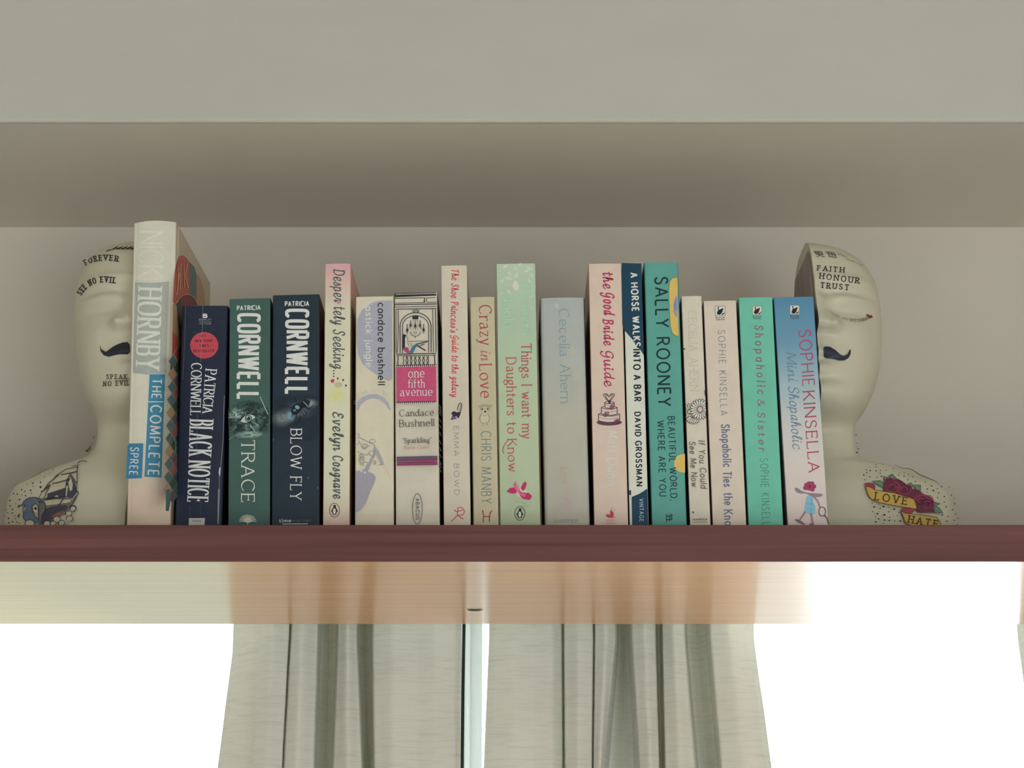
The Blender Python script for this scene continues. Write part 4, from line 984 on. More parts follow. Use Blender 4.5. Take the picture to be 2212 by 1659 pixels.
# 10 tall mint green paperback
k = book('tall mint green paperback with pink serif title and lily flower', 1080, 1168, 1072, 1156, 570, .13, mat('cover_print', (.5, .6, .5), .42, .03, 60, ramp=ramp((0, (168, 178, 148)), (.55, (172, 186, 156)), (.8, (166, 184, 162)), (1, (176, 192, 172)))), left=(120, 128, 100), right=(150, 152, 122))
k.frame(*Z6); rs = random.Random(4); WL = (196, 204, 188)
for x, y, a, l in ((420, 150, -.5, 90), (480, 180, .9, 80), (540, 130, .6, 70), (600, 130, -.9, 60), (680, 130, .4, 90), (660, 190, -.4, 90), (440, 240, .3, 110), (560, 260, -1.1, 90), (700, 260, .9, 80), (400, 310, -.8, 70), (520, 320, .5, 90), (740, 200, 1.2, 60), (470, 380, .7, 70), (720, 470, -.6, 60), (740, 590, -.5, 50), (400, 400, .6, 50)):
    x2, y2 = x + l * math.cos(a), y + l * math.sin(a); x2 = min(x2, 762); nx, ny = -math.sin(a) * l * .18, math.cos(a) * l * .18
    k.fill([(x, y), ((x + x2) / 2 + nx, (y + y2) / 2 + ny), (x2, y2), ((x + x2) / 2 - nx, (y + y2) / 2 - ny)], WL, 'leaf_pattern')
k.fill([(570, 280), (610, 330), (600, 385), (555, 380), (540, 330)], (206, 200, 180), 'leaf_pattern', smooth=True)
PM = (160, 206, 176)
k.text('Elizabeth', (628, 315), (634, 870), 108, SERIF_LIGHT, PM, 'author_lettering'); k.text('Noble', (440, 425), (442, 795), 106, SERIF_LIGHT, PM, 'author_lettering')
R3 = (178, 68, 82)
k.text('Things I want my', (634, 965), (642, 2000), 112, SERIF_LIGHT, R3, 'title_lettering')
k.text('Daughters to', (468, 1118), (482, 1944), 110, SERIF_LIGHT, R3, 'title_lettering')
k.frame(*Z7)
k.text('Know', (530, 545), (545, 935), 112, SERIF_LIGHT, R3, 'title_lettering')
k.line([(545, 548), (500, 610), (476, 680), (492, 720)], 9, R3, 'title_lettering', smooth=True)
MG = (178, 42, 92); ML = (204, 92, 128)
k.ell(700, 1180, 70, 60, (196, 190, 160), 'lily_picture')
k.fill([(520, 1170), (560, 1130), (620, 1120), (640, 1150), (640, 1190), (580, 1195)], MG, 'lily_picture'); k.fill([(600, 1090), (630, 1045), (665, 1120), (700, 1200), (660, 1190), (620, 1140)], ML, 'lily_picture')
k.fill([(690, 1130), (720, 1070), (750, 1050), (762, 1080), (740, 1150), (710, 1160)], MG, 'lily_picture'); k.fill([(660, 1150), (700, 1180), (790, 1190), (825, 1225), (800, 1272), (720, 1260), (680, 1220)], MG, 'lily_picture')
k.fill([(700, 1180), (760, 1200), (740, 1240), (700, 1220)], ML, 'lily_picture'); k.line([(635, 1060), (660, 1150), (700, 1220)], 7, (222, 150, 170), 'lily_picture', smooth=True)
k.line([(610, 1290), (700, 1300), (760, 1320)], 5, (140, 160, 130), 'lily_picture'); k.line([(700, 1345), (790, 1345)], 5, (140, 160, 130), 'lily_picture')
penguin(k, 681, 1432, 60, 82)
k.finish({'lily_picture': 'magenta lily', 'leaf_pattern': 'pale leaf pattern at the head of the spine', 'title_lettering': 'pink serif title'})

# 11 thick blue-grey paperback
k = book('thick pale blue grey paperback with thin blue author name near the middle of the row', 1176, 1276, 1167, 1262, 644, .126, mat('cover_print', (.5, .5, .5), .36, .04, 60, ramp=ramp((0, (168, 164, 152)), (.5, (172, 168, 156)), (.7, (166, 168, 162)), (1, (162, 166, 166)))), left=(120, 122, 124), right=(60, 64, 74), bulge=.0014, r=.004)
k.frame(*Z6)
k.text('Cecelia Ahern', (1038, 588), (1062, 1613), 116, SERIF_LIGHT, (122, 146, 156), 'author_lettering')
k.ell(1020, 555, 22, 30, (176, 178, 174), 'pale_blot'); k.ell(1240, 1330, 40, 60, (172, 170, 157), 'pale_blot#2'); k.ell(1190, 1050, 30, 50, (171, 171, 158), 'pale_blot#3')
k.frame(*Z7)
k.text('PS, I', (1150, 660), (1165, 860), 110, HAND, (180, 168, 160), 'title_lettering'); k.text('Love', (1170, 885), (1180, 1085), 100, HAND, (184, 158, 138), 'title_lettering'); k.text('You', (1195, 1130), (1210, 1420), 105, HAND, (188, 156, 150), 'title_lettering')
k.text('HARPER', (1088, 1542), (1382, 1540), 40, SERIF, (116, 124, 132), 'publisher_mark')
k.finish()

# 12 pale pink paperback with a cake
k = book('tall pale pink paperback with crimson script title and tiered wedding cake', 1282, 1359, 1272.5, 1341, 570, .128, (208, 182, 168), left=(160, 134, 112), right=(150, 124, 116))
k.frame(*Z6); R4 = (170, 52, 88)
k.text('the', (1512, 185), (1520, 370), 120, SCRIPT_B, R4, 'title_lettering'); k.text('Good', (1520, 400), (1524, 655), 128, SCRIPT_B, R4, 'title_lettering'); k.text('Bride', (1516, 690), (1526, 985), 120, SCRIPT_B, R4, 'title_lettering'); k.text('Guide', (1520, 1030), (1532, 1430), 118, SCRIPT_B, R4, 'title_lettering')
k.frame(*Z7); K1 = (72, 44, 62); K2 = (206, 184, 172); A_ = 'cake_picture'
k.ell(1748, 345, 150, 38, (92, 56, 76), A_)
for x0, x1, y0, y1, e in ((1620, 1872, 245, 325, 20), (1655, 1842, 165, 245, 16), (1695, 1805, 105, 165, 12)):
    k.fill([(x0, y0)] + [(x0 + (x1 - x0) * t, y1 + e * math.sin(PI * t)) for t in np.linspace(0, 1, 10)] + [(x1, y0)] + [(x1 - (x1 - x0) * t, y0 - e * math.sin(PI * t)) for t in np.linspace(0, 1, 10)], K2, A_)
    k.line([(x0, y0), (x0, y1)], 9, K1, A_); k.line([(x1, y0), (x1, y1)], 9, K1, A_)
    for yy in (y0 + 6, y1): k.line([(x0 + (x1 - x0) * t, yy + e * math.sin(PI * t)) for t in np.linspace(0, 1, 10)], 8, K1, A_)
    k.line([(x0 + (x1 - x0) * t, y0 - e * math.sin(PI * t)) for t in np.linspace(0, 1, 10)], 6, K1, A_)
    k.line([(x0 + 8 + (x1 - x0 - 20) * t, (y0 + y1) / 2 + e * math.sin(PI * t)) for t in np.linspace(0, 1, 10)], 4, (110, 80, 92), A_)
for cx, cy in ((1700, 255), (1722, 240), (1775, 170), (1790, 150), (1830, 335), (1852, 325)): k.ring(cx, cy, 20, 20, 9, (110, 48, 84), A_); k.ell(cx, cy, 8, 8, (110, 48, 84), A_)
for q in (1, -1):
    for s_ in (1, .66): k.line([(1745, 105), (1745 - q * 66 * s_, 20), (1745 - q * 40 * s_, 5), (1745, 40)], 6, K1, A_, smooth=True)
k.ell(1750, 100, 16, 24, K1, A_)
PL = (200, 206, 202)
k.text('Matt', (1728, 440), (1735, 700), 118, HAND, PL, 'author_lettering'); k.text('Dunn', (1722, 770), (1738, 1095), 112, HAND, PL, 'author_lettering')
k.fill([(1785, 1355), (1775, 1400), (1795, 1415), (1800, 1460), (1770, 1480), (1720, 1470), (1715, 1440), (1755, 1445), (1760, 1410), (1770, 1385)], (188, 54, 76), 'publisher_mark', smooth=True)
k.line([(1715, 1455), (1740, 1478), (1815, 1478)], 8, (188, 54, 76), 'publisher_mark', smooth=True); k.line([(1800, 1395), (1815, 1385)], 7, (188, 54, 76), 'publisher_mark')
k.text('POCKET', (1705, 1525), (1835, 1525), 22, SANS, (196, 120, 124), 'publisher_mark'); k.text('BOOKS', (1715, 1558), (1832, 1558), 22, SANS, (196, 120, 124), 'publisher_mark')
k.finish({'cake_picture': 'three-tiered cake drawing topped by a heart', 'author_lettering': 'pale handwritten author name'})

# 13 slim navy and white paperback
k = book('slim navy and white paperback with slanting colour break and sans capitals', 1360.5, 1401, 1344, 1387, 568, .126, (205, 203, 190), left=(14, 34, 52), right=(20, 40, 60), r=.0018, bulge=.0004)
NB = (16, 56, 78)
k.frame(*Z8)
k.fill([(64, 88), (270, 92), (300, 1072), (255, 1000), (225, 985), (180, 905), (90, 800), (72, 740)], NB, 'navy_panel')
k.text('A HORSE WALKS', (152, 190), (186, 978), 82, SANS_BOLD, (205, 206, 196), 'title_lettering')
k.text('INTO A BAR', (180, 1002), (193, 1563), 82, SANS_BOLD, (24, 30, 44), 'title_lettering')
k.frame(*Z9)
k.text('DAVID GROSSMAN', (188, 186), (208, 945), 68, SANS_BOLD, (24, 28, 40), 'author_lettering')
k.fill([(162, 1052), (240, 1020), (322, 968), (332, 1340), (168, 1340)], NB, 'navy_panel#2')
k.fill([(136, 985), (156, 985), (156, 1030), (138, 1032)], (30, 30, 38), 'corner_mark')
k.text('VINTAGE', (238, 1068), (240, 1303), 46, SANS, (160, 178, 186), 'publisher_mark')
k.finish({'navy_panel': 'navy head and foot of the spine'})

# 14 teal paperback
k = book('tall teal paperback with black sans capitals and yellow shapes', 1407, 1485, 1392, 1464, 567, .13, (86, 151, 140), left=(52, 116, 112), right=(40, 90, 88), r=.0018, bulge=.0005)
k.frame(*Z8); YL = (224, 172, 96); TB = (16, 42, 52)
k.fill([(654, 240), (600, 250), (572, 290), (565, 400), (572, 600), (582, 760), (600, 830), (630, 858), (668, 870)], YL, 'yellow_shapes')
k.line([(654, 240), (600, 250), (572, 290), (565, 400), (572, 600), (582, 760), (600, 830), (630, 858), (664, 870)], 4, (96, 96, 70), 'yellow_shapes')
k.fill([(652, 436), (632, 460), (614, 530), (614, 610), (640, 665), (662, 640)], (130, 134, 172), 'yellow_shapes'); k.line([(640, 470), (628, 550), (655, 600)], 6, (96, 110, 150), 'yellow_shapes'); k.fill([(636, 600), (664, 570), (664, 645), (650, 662)], (205, 140, 110), 'yellow_shapes')
k.text('SALLY ROONEY', (408, 236), (444, 1614), 150, style(.125, .12, gap=.2), TB, 'author_lettering')
k.frame(*Z9)
k.fill([(704, 613), (660, 618), (620, 640), (597, 680), (594, 730), (614, 776), (650, 800), (706, 806)], YL, 'yellow_shapes#2')
k.text('BEAUTIFUL WORLD,', (527, 232), (556, 1092), 74, style(.12, .11, gap=.24), TB, 'title_lettering')
k.text('WHERE ARE YOU', (420, 276), (444, 1048), 74, style(.12, .11, gap=.24), TB, 'title_lettering')
for x in (0, 1):
    y = 1232 + x * 34
    k.line([(560, y - 6), (572, y + 6), (560, y + 16), (516, y + 16)], 11, TB, 'publisher_mark', smooth=True)
k.line([(548, 1228), (548, 1300)], 7, TB, 'publisher_mark'); k.line([(516, 1225), (516, 1310)], 7, TB, 'publisher_mark')
k.finish({'yellow_shapes': 'yellow printed shapes at the right of the spine'})

# 15 slim white paperback with a daisy
k = book('slim white paperback with daisy drawing and handwritten title, beside the teal book', 1489, 1536.5, 1473, 1514.5, 640, .126, (200, 190, 174), left=mat('cover_print', (.5, .5, .5), .4, .05, 60, ramp=ramp((0, (60, 58, 60)), (.6, (120, 112, 108)), (.8, (170, 140, 120)), (1, (150, 150, 180)))), right=(140, 126, 112))
k.frame(*Z8)
k.text('CECELIA AHERN', (766, 592), (790, 1450), 92, style(.055, .045, 15, .06, gap=.2), (176, 166, 152), 'author_lettering')
k.ell(728, 1002, 9, 9, (50, 46, 46), 'spine_scuff'); k.line([(945, 1440), (950, 1500)], 10, (90, 80, 74), 'spine_scuff#2')
k.frame(*Z9); DB = (46, 44, 48)
def daisy(cx, cy, r0, r1, n, a0, a1, sy=1.0):
    for j in range(n):
        a = a0 + (a1 - a0) * j / (n - 1); m_ = (r0 + r1) / 2; q = (r1 - r0) / 2
        ca, sa = math.cos(a), math.sin(a)
        P = [(cx + (m_ + q * math.cos(t)) * ca - q * .3 * math.sin(t) * sa, cy + ((m_ + q * math.cos(t)) * sa + q * .3 * math.sin(t) * ca) * sy) for t in (2 * PI * i / 12 for i in range(12))]
        P = [(min(max(x, 706 + (y - 50) * .05), 916), y) for x, y in P]
        k.fill(P, (206, 198, 184), 'daisy_picture'); k.line(P, 5, DB, 'daisy_picture', closed=True)
daisy(750, 185, 20, 85, 9, 1.2, 4.6); daisy(790, 225, 20, 90, 7, .9, 2.6)
daisy(858, 162, 24, 108, 18, .6, 5.9)
k.ell(858, 162, 26, 30, (196, 178, 172), 'daisy_picture'); k.ring(858, 162, 26, 30, 6, DB, 'daisy_picture')
k.text('If You Could', (840, 478), (864, 965), 68, HAND, (70, 68, 72), 'title_lettering'); k.text('See Me Now', (746, 488), (772, 948), 66, HAND, (70, 68, 72), 'title_lettering')
k.ell(788, 1207, 8, 10, DB, 'publisher_mark'); k.text('HARPER', (785, 1292), (932, 1291), 22, SANS_BOLD, (76, 74, 78), 'publisher_mark'); k.line([(785, 1306), (934, 1304)], 4, (76, 74, 78), 'publisher_mark')
k.finish({'daisy_picture': 'outlined daisy drawing'})

# 16 off-white paperback
k = book('off-white paperback with thin grey capitals and blue grey handwritten title', 1539, 1613, 1520, 1590, 650, .126, (202, 188, 174), left=(140, 126, 118), right=(120, 106, 100))
k.frame(*Z8); swan(k, 1054, 546, 1164, 648, None)
k.text('SOPHIE KINSELLA', (1084, 802), (1112, 1710), 78, SANS_LIGHT, (108, 114, 122), 'author_lettering')
k.frame(*Z9)
k.text('Shopaholic', (1068, 312), (1092, 748), 92, style(.14, .12, slant=.06, rnd=True, gap=.18), (96, 106, 134), 'title_lettering')
k.text('Ties', (1088, 790), (1096, 950), 92, style(.14, .12, slant=.06, rnd=True, gap=.18), (96, 106, 134), 'title_lettering')
k.text('the', (1096, 1008), (1104, 1136), 92, style(.14, .12, slant=.06, rnd=True, gap=.18), (96, 106, 134), 'title_lettering')
k.text('Knot', (1096, 1180), (1112, 1390), 92, style(.13, .10, slant=.06, rnd=True, gap=.18), (96, 106, 134), 'title_lettering')
k.finish()

# 17 mint-teal paperback
k = book('mint teal paperback with purple grey handwritten title, second from the right bookend', 1616, 1693, 1596, 1668, 643, .126, (103, 178, 156), left=(66, 126, 112), right=(50, 100, 92))
k.frame(*Z8); swan(k, 1449, 544, 1552, 640, None)
U1 = (128, 100, 122)
k.text('Shopaholic', (1470, 748), (1502, 1480), 96, style(.14, .12, slant=.12, rnd=True, gap=.5), U1, 'title_lettering')
k.frame(*Z9)
k.text('&', (1440, 58), (1444, 130), 76, HAND, (150, 92, 112), 'title_lettering'); k.text('Sister', (1440, 190), (1452, 585), 80, style(.13, .11, slant=.12, rnd=True, gap=.42), U1, 'title_lettering')
k.text('SOPHIE KINSELL', (1464, 662), (1488, 1340), 86, SANS_LIGHT, (76, 126, 124), 'author_lettering')
k.finish()

# 18 blue-to-white paperback with a tennis player
k = book('blue fading to white paperback with crimson capitals and cartoon tennis girl, rightmost in the row', 1700, 1791.5, 1672.5, 1756, 642, .126,
         mat('cover_print', (.5, .5, .6), .4, .03, 60, ramp=ramp((0, (206, 186, 182)), (.25, (204, 190, 184)), (.45, (190, 188, 186)), (.62, (150, 172, 180)), (.8, (102, 142, 166)), (1, (76, 126, 156)))),
         left=mat('cover_print', (.5, .5, .6), .4, .03, 61, ramp=ramp((0, (150, 140, 144)), (.45, (130, 136, 142)), (.62, (96, 126, 138)), (1, (52, 104, 132)))), right=(60, 80, 96))
k.frame(*Z8); swan(k, 1848, 536, 1952, 636, None)
k.text('SOPHIE', (1937, 802), (1985, 1400), 138, style(.095, .06, 15, 0, gap=.22), (168, 66, 92), 'author_lettering', grow=.95); k.text('KINSELLA', (1986, 1452), (2050, 2316), 126, style(.10, .06, 15, .03, gap=.22), (168, 58, 84), 'author_lettering', grow=.95)
k.text('Mini', (1806, 1035), (1830, 1345), 108, ITALIC, (84, 116, 144), 'title_lettering'); k.text('Shopaholic', (1830, 1395), (1878, 2058), 112, ITALIC, (84, 112, 142), 'title_lettering')
k.frame(*Z9); T_ = 'tennis_girl_picture'; SK = (150, 122, 126)
k.fill([(1822, 965), (1850, 960), (1890, 990), (1960, 1010), (2095, 1022), (2080, 1050), (2000, 1050), (1940, 1020), (1870, 1015), (1832, 995)], (132, 120, 132), T_, smooth=True)
for x, y in ((1940, 930), (1965, 915), (1995, 915), (2015, 945), (1930, 960), (1965, 965), (2000, 975)): k.ell(x, y, 24, 22, (150, 52, 92), T_)
k.ell(1975, 945, 14, 14, (96, 30, 66), T_)
k.line([(2000, 1040), (2040, 1075), (2060, 1110), (2075, 1155)], 16, SK, T_, smooth=True)
k.fill([(1945, 1045), (2000, 1050), (2010, 1110), (2030, 1150), (2020, 1225), (1960, 1220), (1920, 1190), (1930, 1120)], (126, 176, 196), T_, smooth=True)
k.line([(1985, 1060), (1990, 1140), (1985, 1215)], 5, (90, 140, 164), T_); k.line([(1935, 1120), (2015, 1125)], 5, (90, 140, 164), T_); k.line([(1945, 1170), (2020, 1180)], 5, (90, 140, 164), T_)
k.line([(1930, 1200), (1895, 1250), (1870, 1290), (1880, 1305)], 18, SK, T_, smooth=True); k.line([(1985, 1220), (1995, 1270), (2005, 1330)], 18, SK, T_, smooth=True)
k.fill([(1815, 1280), (1850, 1278), (1885, 1295), (1930, 1332), (1900, 1330), (1850, 1305)], (120, 90, 98), T_); k.fill([(1975, 1318), (2020, 1322), (2010, 1345), (1970, 1345)], (140, 110, 116), T_)
k.ring(2100, 1200, 34, 46, 7, (64, 58, 64), T_); k.line([(2120, 1230), (2150, 1270), (2168, 1330)], 9, (64, 58, 64), T_)
k.finish({'tennis_girl_picture': 'cartoon girl with flower head and racquet'})
# ------------------------------------------------------------------ bookends: the two halves of a cream ceramic bust with tattoo lettering
YC_B = 1.702
cream = mat('cream_glaze', C(178, 172, 152, .64), .40, .025, 14, spec=.5)
cutm = wood('streaked_cut_face', C(128, 114, 114), C(164, 148, 146), .6, (60, 60, 7), .3)
def bust(label, sgn, cut, outline, ztop_px):
    """sgn +1: the half whose cut face looks left. cut: two pixels on the front edge of the cut; outline: pixels of the silhouette, top to base"""
    c0, c1 = at(*cut[0], 1.652), at(*cut[1], 1.652)
    X0 = lambda z: c0.x + (c1.x - c0.x) * (z - c0.z) / (c1.z - c0.z)
    O = [at(x, y, YC_B) for x, y in outline]
    ztop = O[0].z
    pts = [(ztop, 0.0)] + [(p.z, max(.004, sgn * (p.x - X0(p.z)))) for p in O[1:]]
    pts.append((ZSH + .0002, pts[-1][1] + .001))
    # rows spaced along the silhouette
    P = cat_rom([(w, z) for z, w in pts], False, 10)
    P = [(max(0, w), z) for w, z in P]
    for i in range(1, len(P)):
        if P[i][1] > P[i - 1][1] - .0002: P[i] = (P[i][0], P[i - 1][1] - .0002)
    zs = np.array([p[1] for p in P]); ws = np.array([p[0] for p in P])
    zs[-1] = ZSH + .0002
    def pz(py): return at(1800, py, 1.66).z
    ff = [(542, 0), (545, .024), (552, .034), (566, .044), (590, .053), (620, .058), (655, .060), (690, .057), (720, .057), (760, .058), (800, .059), (840, .059), (865, .0605), (880, .0595), (892, .0565), (901, .049), (909, .037), (918, .027), (932, .0235), (965, .025), (990, .029), (1012, .035), (1040, .043), (1080, .050), (1120, .053), (1175, .054)]
    bb = [(542, 0), (545, .022), (552, .034), (566, .047), (590, .058), (640, .066), (700, .066), (760, .060), (820, .050), (880, .040), (930, .035), (980, .036), (1030, .042), (1175, .050)]
    top_shift = ztop - pz(542)
    def prof(tab):
        zz = np.array([pz(y) for y, _ in tab][::-1]); vv = np.array([v for _, v in tab][::-1])
        zz = zz + np.clip((zz - zz[0]) / (zz[-1] - zz[0]), 0, 1) * top_shift
        zd = np.linspace(zz[0], zz[-1], 500); vd = np.interp(zd, zz, vv)
        kk = np.hanning(21); kk /= kk.sum()
        sm = np.convolve(np.pad(vd, 10, mode='edge'), kk, 'valid'); m = zd > zz[-1] - .006
        sm[m] = vd[m]
        return zd, sm
    fz, fv = prof(ff); bz, bv = prof(bb)
    wz, wv_ = zs[::-1].copy(), ws[::-1].copy()
    H = lambda z: float(np.interp(z, wz, wv_))
    Zp = {y: pz(y) + np.clip((pz(y) - ZSH) / (ztop - ZSH), 0, 1) * top_shift for y in (640, 655, 668, 680, 690, 705, 720, 738, 750, 760, 790, 805, 812, 822, 850, 870, 880, 885, 1010)}
    g = lambda a, s: math.exp(-(a / s) ** 2)
    PXM = 3.82e-4
    def bumps(x, z):
        b = 0.0
        # nose: a ridge that grows from the brow to the tip, a wing beside it, undercut below
        t = (Zp[660] if 660 in Zp else Zp[655]) - z
        L = Zp[655] - Zp[738]; u = (Zp[655] - z) / L
        if -.4 < u < 1.35:
            wdt = (13 + 22 * max(0, min(1, u)) ** 1.4) * PXM
            hgt = .003 + .0125 * max(0, min(1, u)) ** 1.1
            if u > 1: hgt *= max(0, 1 - ((u - 1) / .16)) ** .6 if u < 1.16 else 0
            if u < 0: hgt *= max(0, 1 + u / .4)
            b += hgt * g(x, wdt * 1.25)
        b += .0085 * g(x - 40 * PXM, 12 * PXM) * g(z - Zp[738], 13 * PXM)          # wing of the nose
        b -= .0045 * g(x - 26 * PXM, 22 * PXM) * g(z - Zp[668], 15 * PXM)          # inner corner of the eye
        b += .0035 * g(x - 75 * PXM, 62 * PXM) * g(z - Zp[640], 12 * PXM)          # brow
        b -= .0035 * g(x - 88 * PXM, 55 * PXM) * g(z - Zp[668] - 2 * PXM, 9 * PXM) # crease of the lid
        b += .0042 * g(x - 80 * PXM, 42 * PXM) * g(z - Zp[680], 13 * PXM)          # closed lid
        b -= .0028 * g(x - 78 * PXM, 50 * PXM) * g(z - Zp[705], 9 * PXM)           # under the lashes
        b += .0030 * g(x - 95 * PXM, 40 * PXM) * g(z - Zp[750], 30 * PXM)          # cheek
        b += .0028 * g(x, 34 * PXM) * g(z - Zp[790], 11 * PXM)                      # upper lip
        b -= .0020 * g(x, 42 * PXM) * g(z - Zp[805], 8 * PXM)                      # mouth
        b += .0030 * g(x, 30 * PXM) * g(z - Zp[822] + 2 * PXM, 11 * PXM)            # lower lip
        b -= .0024 * g(x, 44 * PXM) * g(z - Zp[850] - 6 * PXM, 8 * PXM)            # below the lip
        b += .003 * g(x, 40 * PXM) * g(z - Zp[870], 18 * PXM)                     # chin
        return b
    def ex(z): # squarer sections at the shoulders
        return 2.15 + .5 * max(0, min(1, (Zp[885] - z) / (Zp[885] - Zp[1010])))
    def F(x, z):
        w = H(z); x = max(0, x)
        q = min(1, x / w) if w > 1e-6 else 1
        s = max(0, 1 - q ** ex(z)) ** (1 / ex(z))
        return float(np.interp(z, fz, fv)) * s + bumps(x, z) * min(1, s * 1.6)
    def Bk(x, z):
        w = H(z); q = min(1, x / w) if w > 1e-6 else 1
        return float(np.interp(z, bz, bv)) * max(0, 1 - q ** 2.3) ** (1 / 2.3)
    zb = ZSH + .0002
    root = empty('bookend', (c0.x + sgn * .05, YC_B, zb))
    tag(root, label, 'bookend', 'pair of half bust bookends')
    zr = []
    for a, b in zip(zs[:-1], zs[1:]):
        n = max(1, int((a - b) / .0016)); zr += [a + (b - a) * k / n for k in range(n)]
    zr.append(zs[-1])
    NA = 56; rows = []; v = []
    for z in zr:
        w = H(z); r = []
        for i in range(NA + 1):
            t = i / NA * PI / 2; x = w * math.sin(t); r.append((x, -F(x, z)))
        for i in range(1, 25):
            t = PI / 2 * (1 - i / 24); x = w * math.sin(t); r.append((x, Bk(x, z)))
        rows.append([(X0(z) + sgn * x - root.location.x, y, z - zb) for x, y in r])
    n = len(rows[0]); v = [p for r in rows for p in r]; f = []
    for i in range(len(rows) - 1):
        for j in range(n - 1):
            q = (i * n + j, (i + 1) * n + j, (i + 1) * n + j + 1, i * n + j + 1)
            f.append(q if sgn > 0 else q[::-1])
    mb = MB(); mb.add(v, f, cream)
    o = mb.build('body', root, smooth=True)
    # flat cut side and base
    mb = MB(); v = []; f = []
    for r in rows: v += [r[0], r[-1]]
    for i in range(len(rows) - 1):
        q = (2 * i, 2 * i + 1, 2 * i + 3, 2 * i + 2); f.append(q if sgn > 0 else q[::-1])
    k0 = len(v); v += rows[-1]; f.append([k0 + j for j in range(n)])
    mb.add(v, f, cream); mb.build('cut_side', root)
    mb = MB(); v = []; f = []; m = len(rows); rnd = random.Random(8)
    ids = [i for i in range(0, m, 3)]
    for i in ids:
        z = zr[i]; ya, yb = rows[i][0][1], rows[i][-1][1]
        if z > ztop - .012 or yb - ya < .02: continue
        j = rnd.uniform(-.0012, .0012)
        v += [(rows[i][0][0] - sgn * .0005, ya + .0075 + j, z - zb), (rows[i][-1][0] - sgn * .0005, yb - .004 + j, z - zb)]
    for i in range(len(v) // 2 - 1):
        q = (2 * i, 2 * i + 1, 2 * i + 3, 2 * i + 2); f.append(q if sgn > 0 else q[::-1])
    mb.add(v, f, cutm)
    tag(mb.build('cut_face', root), 'grey brown streaked panel on the cut side')
    def hit(px, py, off):
        Y = 1.65
        for _ in range(14):
            p = at(px, py, Y); x = sgn * (p.x - X0(p.z))
            Y = .45 * Y + .55 * (YC_B - F(x, min(p.z, ztop - 1e-4)))
        # stand the print off along the surface normal
        e = 8e-4; x = sgn * (p.x - X0(p.z))
        fx = (F(x + e, p.z) - F(max(0, x - e), p.z)) / (2 * e); fzz = (F(x, p.z + e) - F(x, p.z - e)) / (2 * e)
        nv = Vector((-fx * sgn, -1, -fzz)); nv = Vector((max(-2.2, min(2.2, nv.x)), -1, max(-2.2, min(2.2, nv.z)))).normalized()
        return Vector((p.x, Y, p.z)) + nv * (off + .0003)
    return Ink(root, hit, curved=True, step=.00003)
INK, NAVY = (38, 36, 38), (34, 38, 54)

# right-hand half
k = bust('cream half bust bookend at the right end of the books, with rose tattoo', 1, ((1757, 642), (1785, 1131)),
         [(1757, 541.5), (1768, 542.5), (1791, 546), (1815, 554), (1839, 566), (1857, 578), (1873, 593), (1891, 631), (1900, 679), (1903, 723), (1899.5, 786), (1889, 838), (1871, 882), (1851, 912), (1845, 928), (1844, 945), (1847, 972), (1854, 992), (1868, 1003), (1899, 1010), (1938, 1017), (1990, 1034), (2026, 1053), (2046, 1074), (2056, 1105), (2060, 1140)], 542)
k.frame(*Z11); TL = 'tattoo_lettering'
k.text('FAITH', (498, 402), (774, 424), 54, TATTOO, INK, TL)
k.text('HONOUR', (520, 484), (926, 534), 58, TATTOO, INK, TL)
k.text('TRUST', (528, 576), (820, 602), 60, TATTOO, INK, TL)
for P in ([(462, 208), (540, 210)], [(470, 222), (552, 226)], [(486, 236), (566, 240)], [(492, 262), (530, 250), (575, 264)], [(478, 206), (490, 240)], [(510, 208), (520, 256)], [(546, 210), (552, 238)],
          [(584, 214), (668, 222)], [(600, 232), (690, 246)], [(612, 258), (694, 274)], [(606, 214), (622, 258)], [(640, 218), (654, 266)], [(668, 224), (690, 272)]): k.line(P, 6, (78, 72, 68), TL)
for x, y in ((715, 232), (740, 240), (765, 252), (790, 262), (800, 284), (822, 296), (850, 304), (870, 312), (905, 326), (935, 344), (950, 352)): k.line([(x - 10, y), (x + 12, y + 7)], 5, (110, 104, 96), TL)
k.text('LOVE', (622, 838), (690, 878), 15, style(.16, .14, gap=.4), (70, 66, 60), 'lash_lettering')
k.text('IS SWEET', (696, 880), (826, 916), 17, style(.16, .14, gap=.4), (66, 62, 58), 'lash_lettering', mid=(760, 904))
k.text('BITTERN', (832, 926), (1002, 912), 28, TATTOO, (60, 58, 54), 'lash_lettering', mid=(915, 931))
k.fill([(1000, 852), (1014, 850), (1020, 866), (1040, 858), (1056, 876), (1048, 890), (1020, 894), (1008, 880), (998, 868)], (112, 30, 32), 'heart_tattoo', smooth=True)
k.fill([(562, 1195), (592, 1186), (626, 1190), (680, 1220), (730, 1262), (770, 1276), (803, 1260), (824, 1216), (835, 1210), (833, 1258), (811, 1300), (770, 1325), (720, 1328), (650, 1310), (590, 1302), (566, 1278)], NAVY, 'moustache', smooth=False)
k.frame(*Z12)
R_ = 'rose_tattoo'; DR, RD, GN, YB, OL = (96, 42, 60), (140, 52, 74), (92, 122, 98), (176, 146, 70), (62, 46, 44)
for P in ([(690, 812), (800, 800), (870, 850), (860, 910), (790, 880)], [(850, 740), (930, 770), (900, 800), (860, 785)], [(925, 745), (975, 712), (1050, 790), (990, 800)], [(1190, 860), (1240, 835), (1280, 880), (1240, 900)], [(1280, 870), (1380, 868), (1375, 965), (1310, 930)], [(1545, 1100), (1650, 1130), (1600, 1160), (1550, 1150)], [(1560, 1150), (1640, 1190), (1690, 1262), (1570, 1260)]):
    k.fill(P, GN, R_); k.line(P, 7, (48, 56, 50), R_, closed=True)
    k.line([P[0], P[2]], 5, (120, 150, 128), R_)
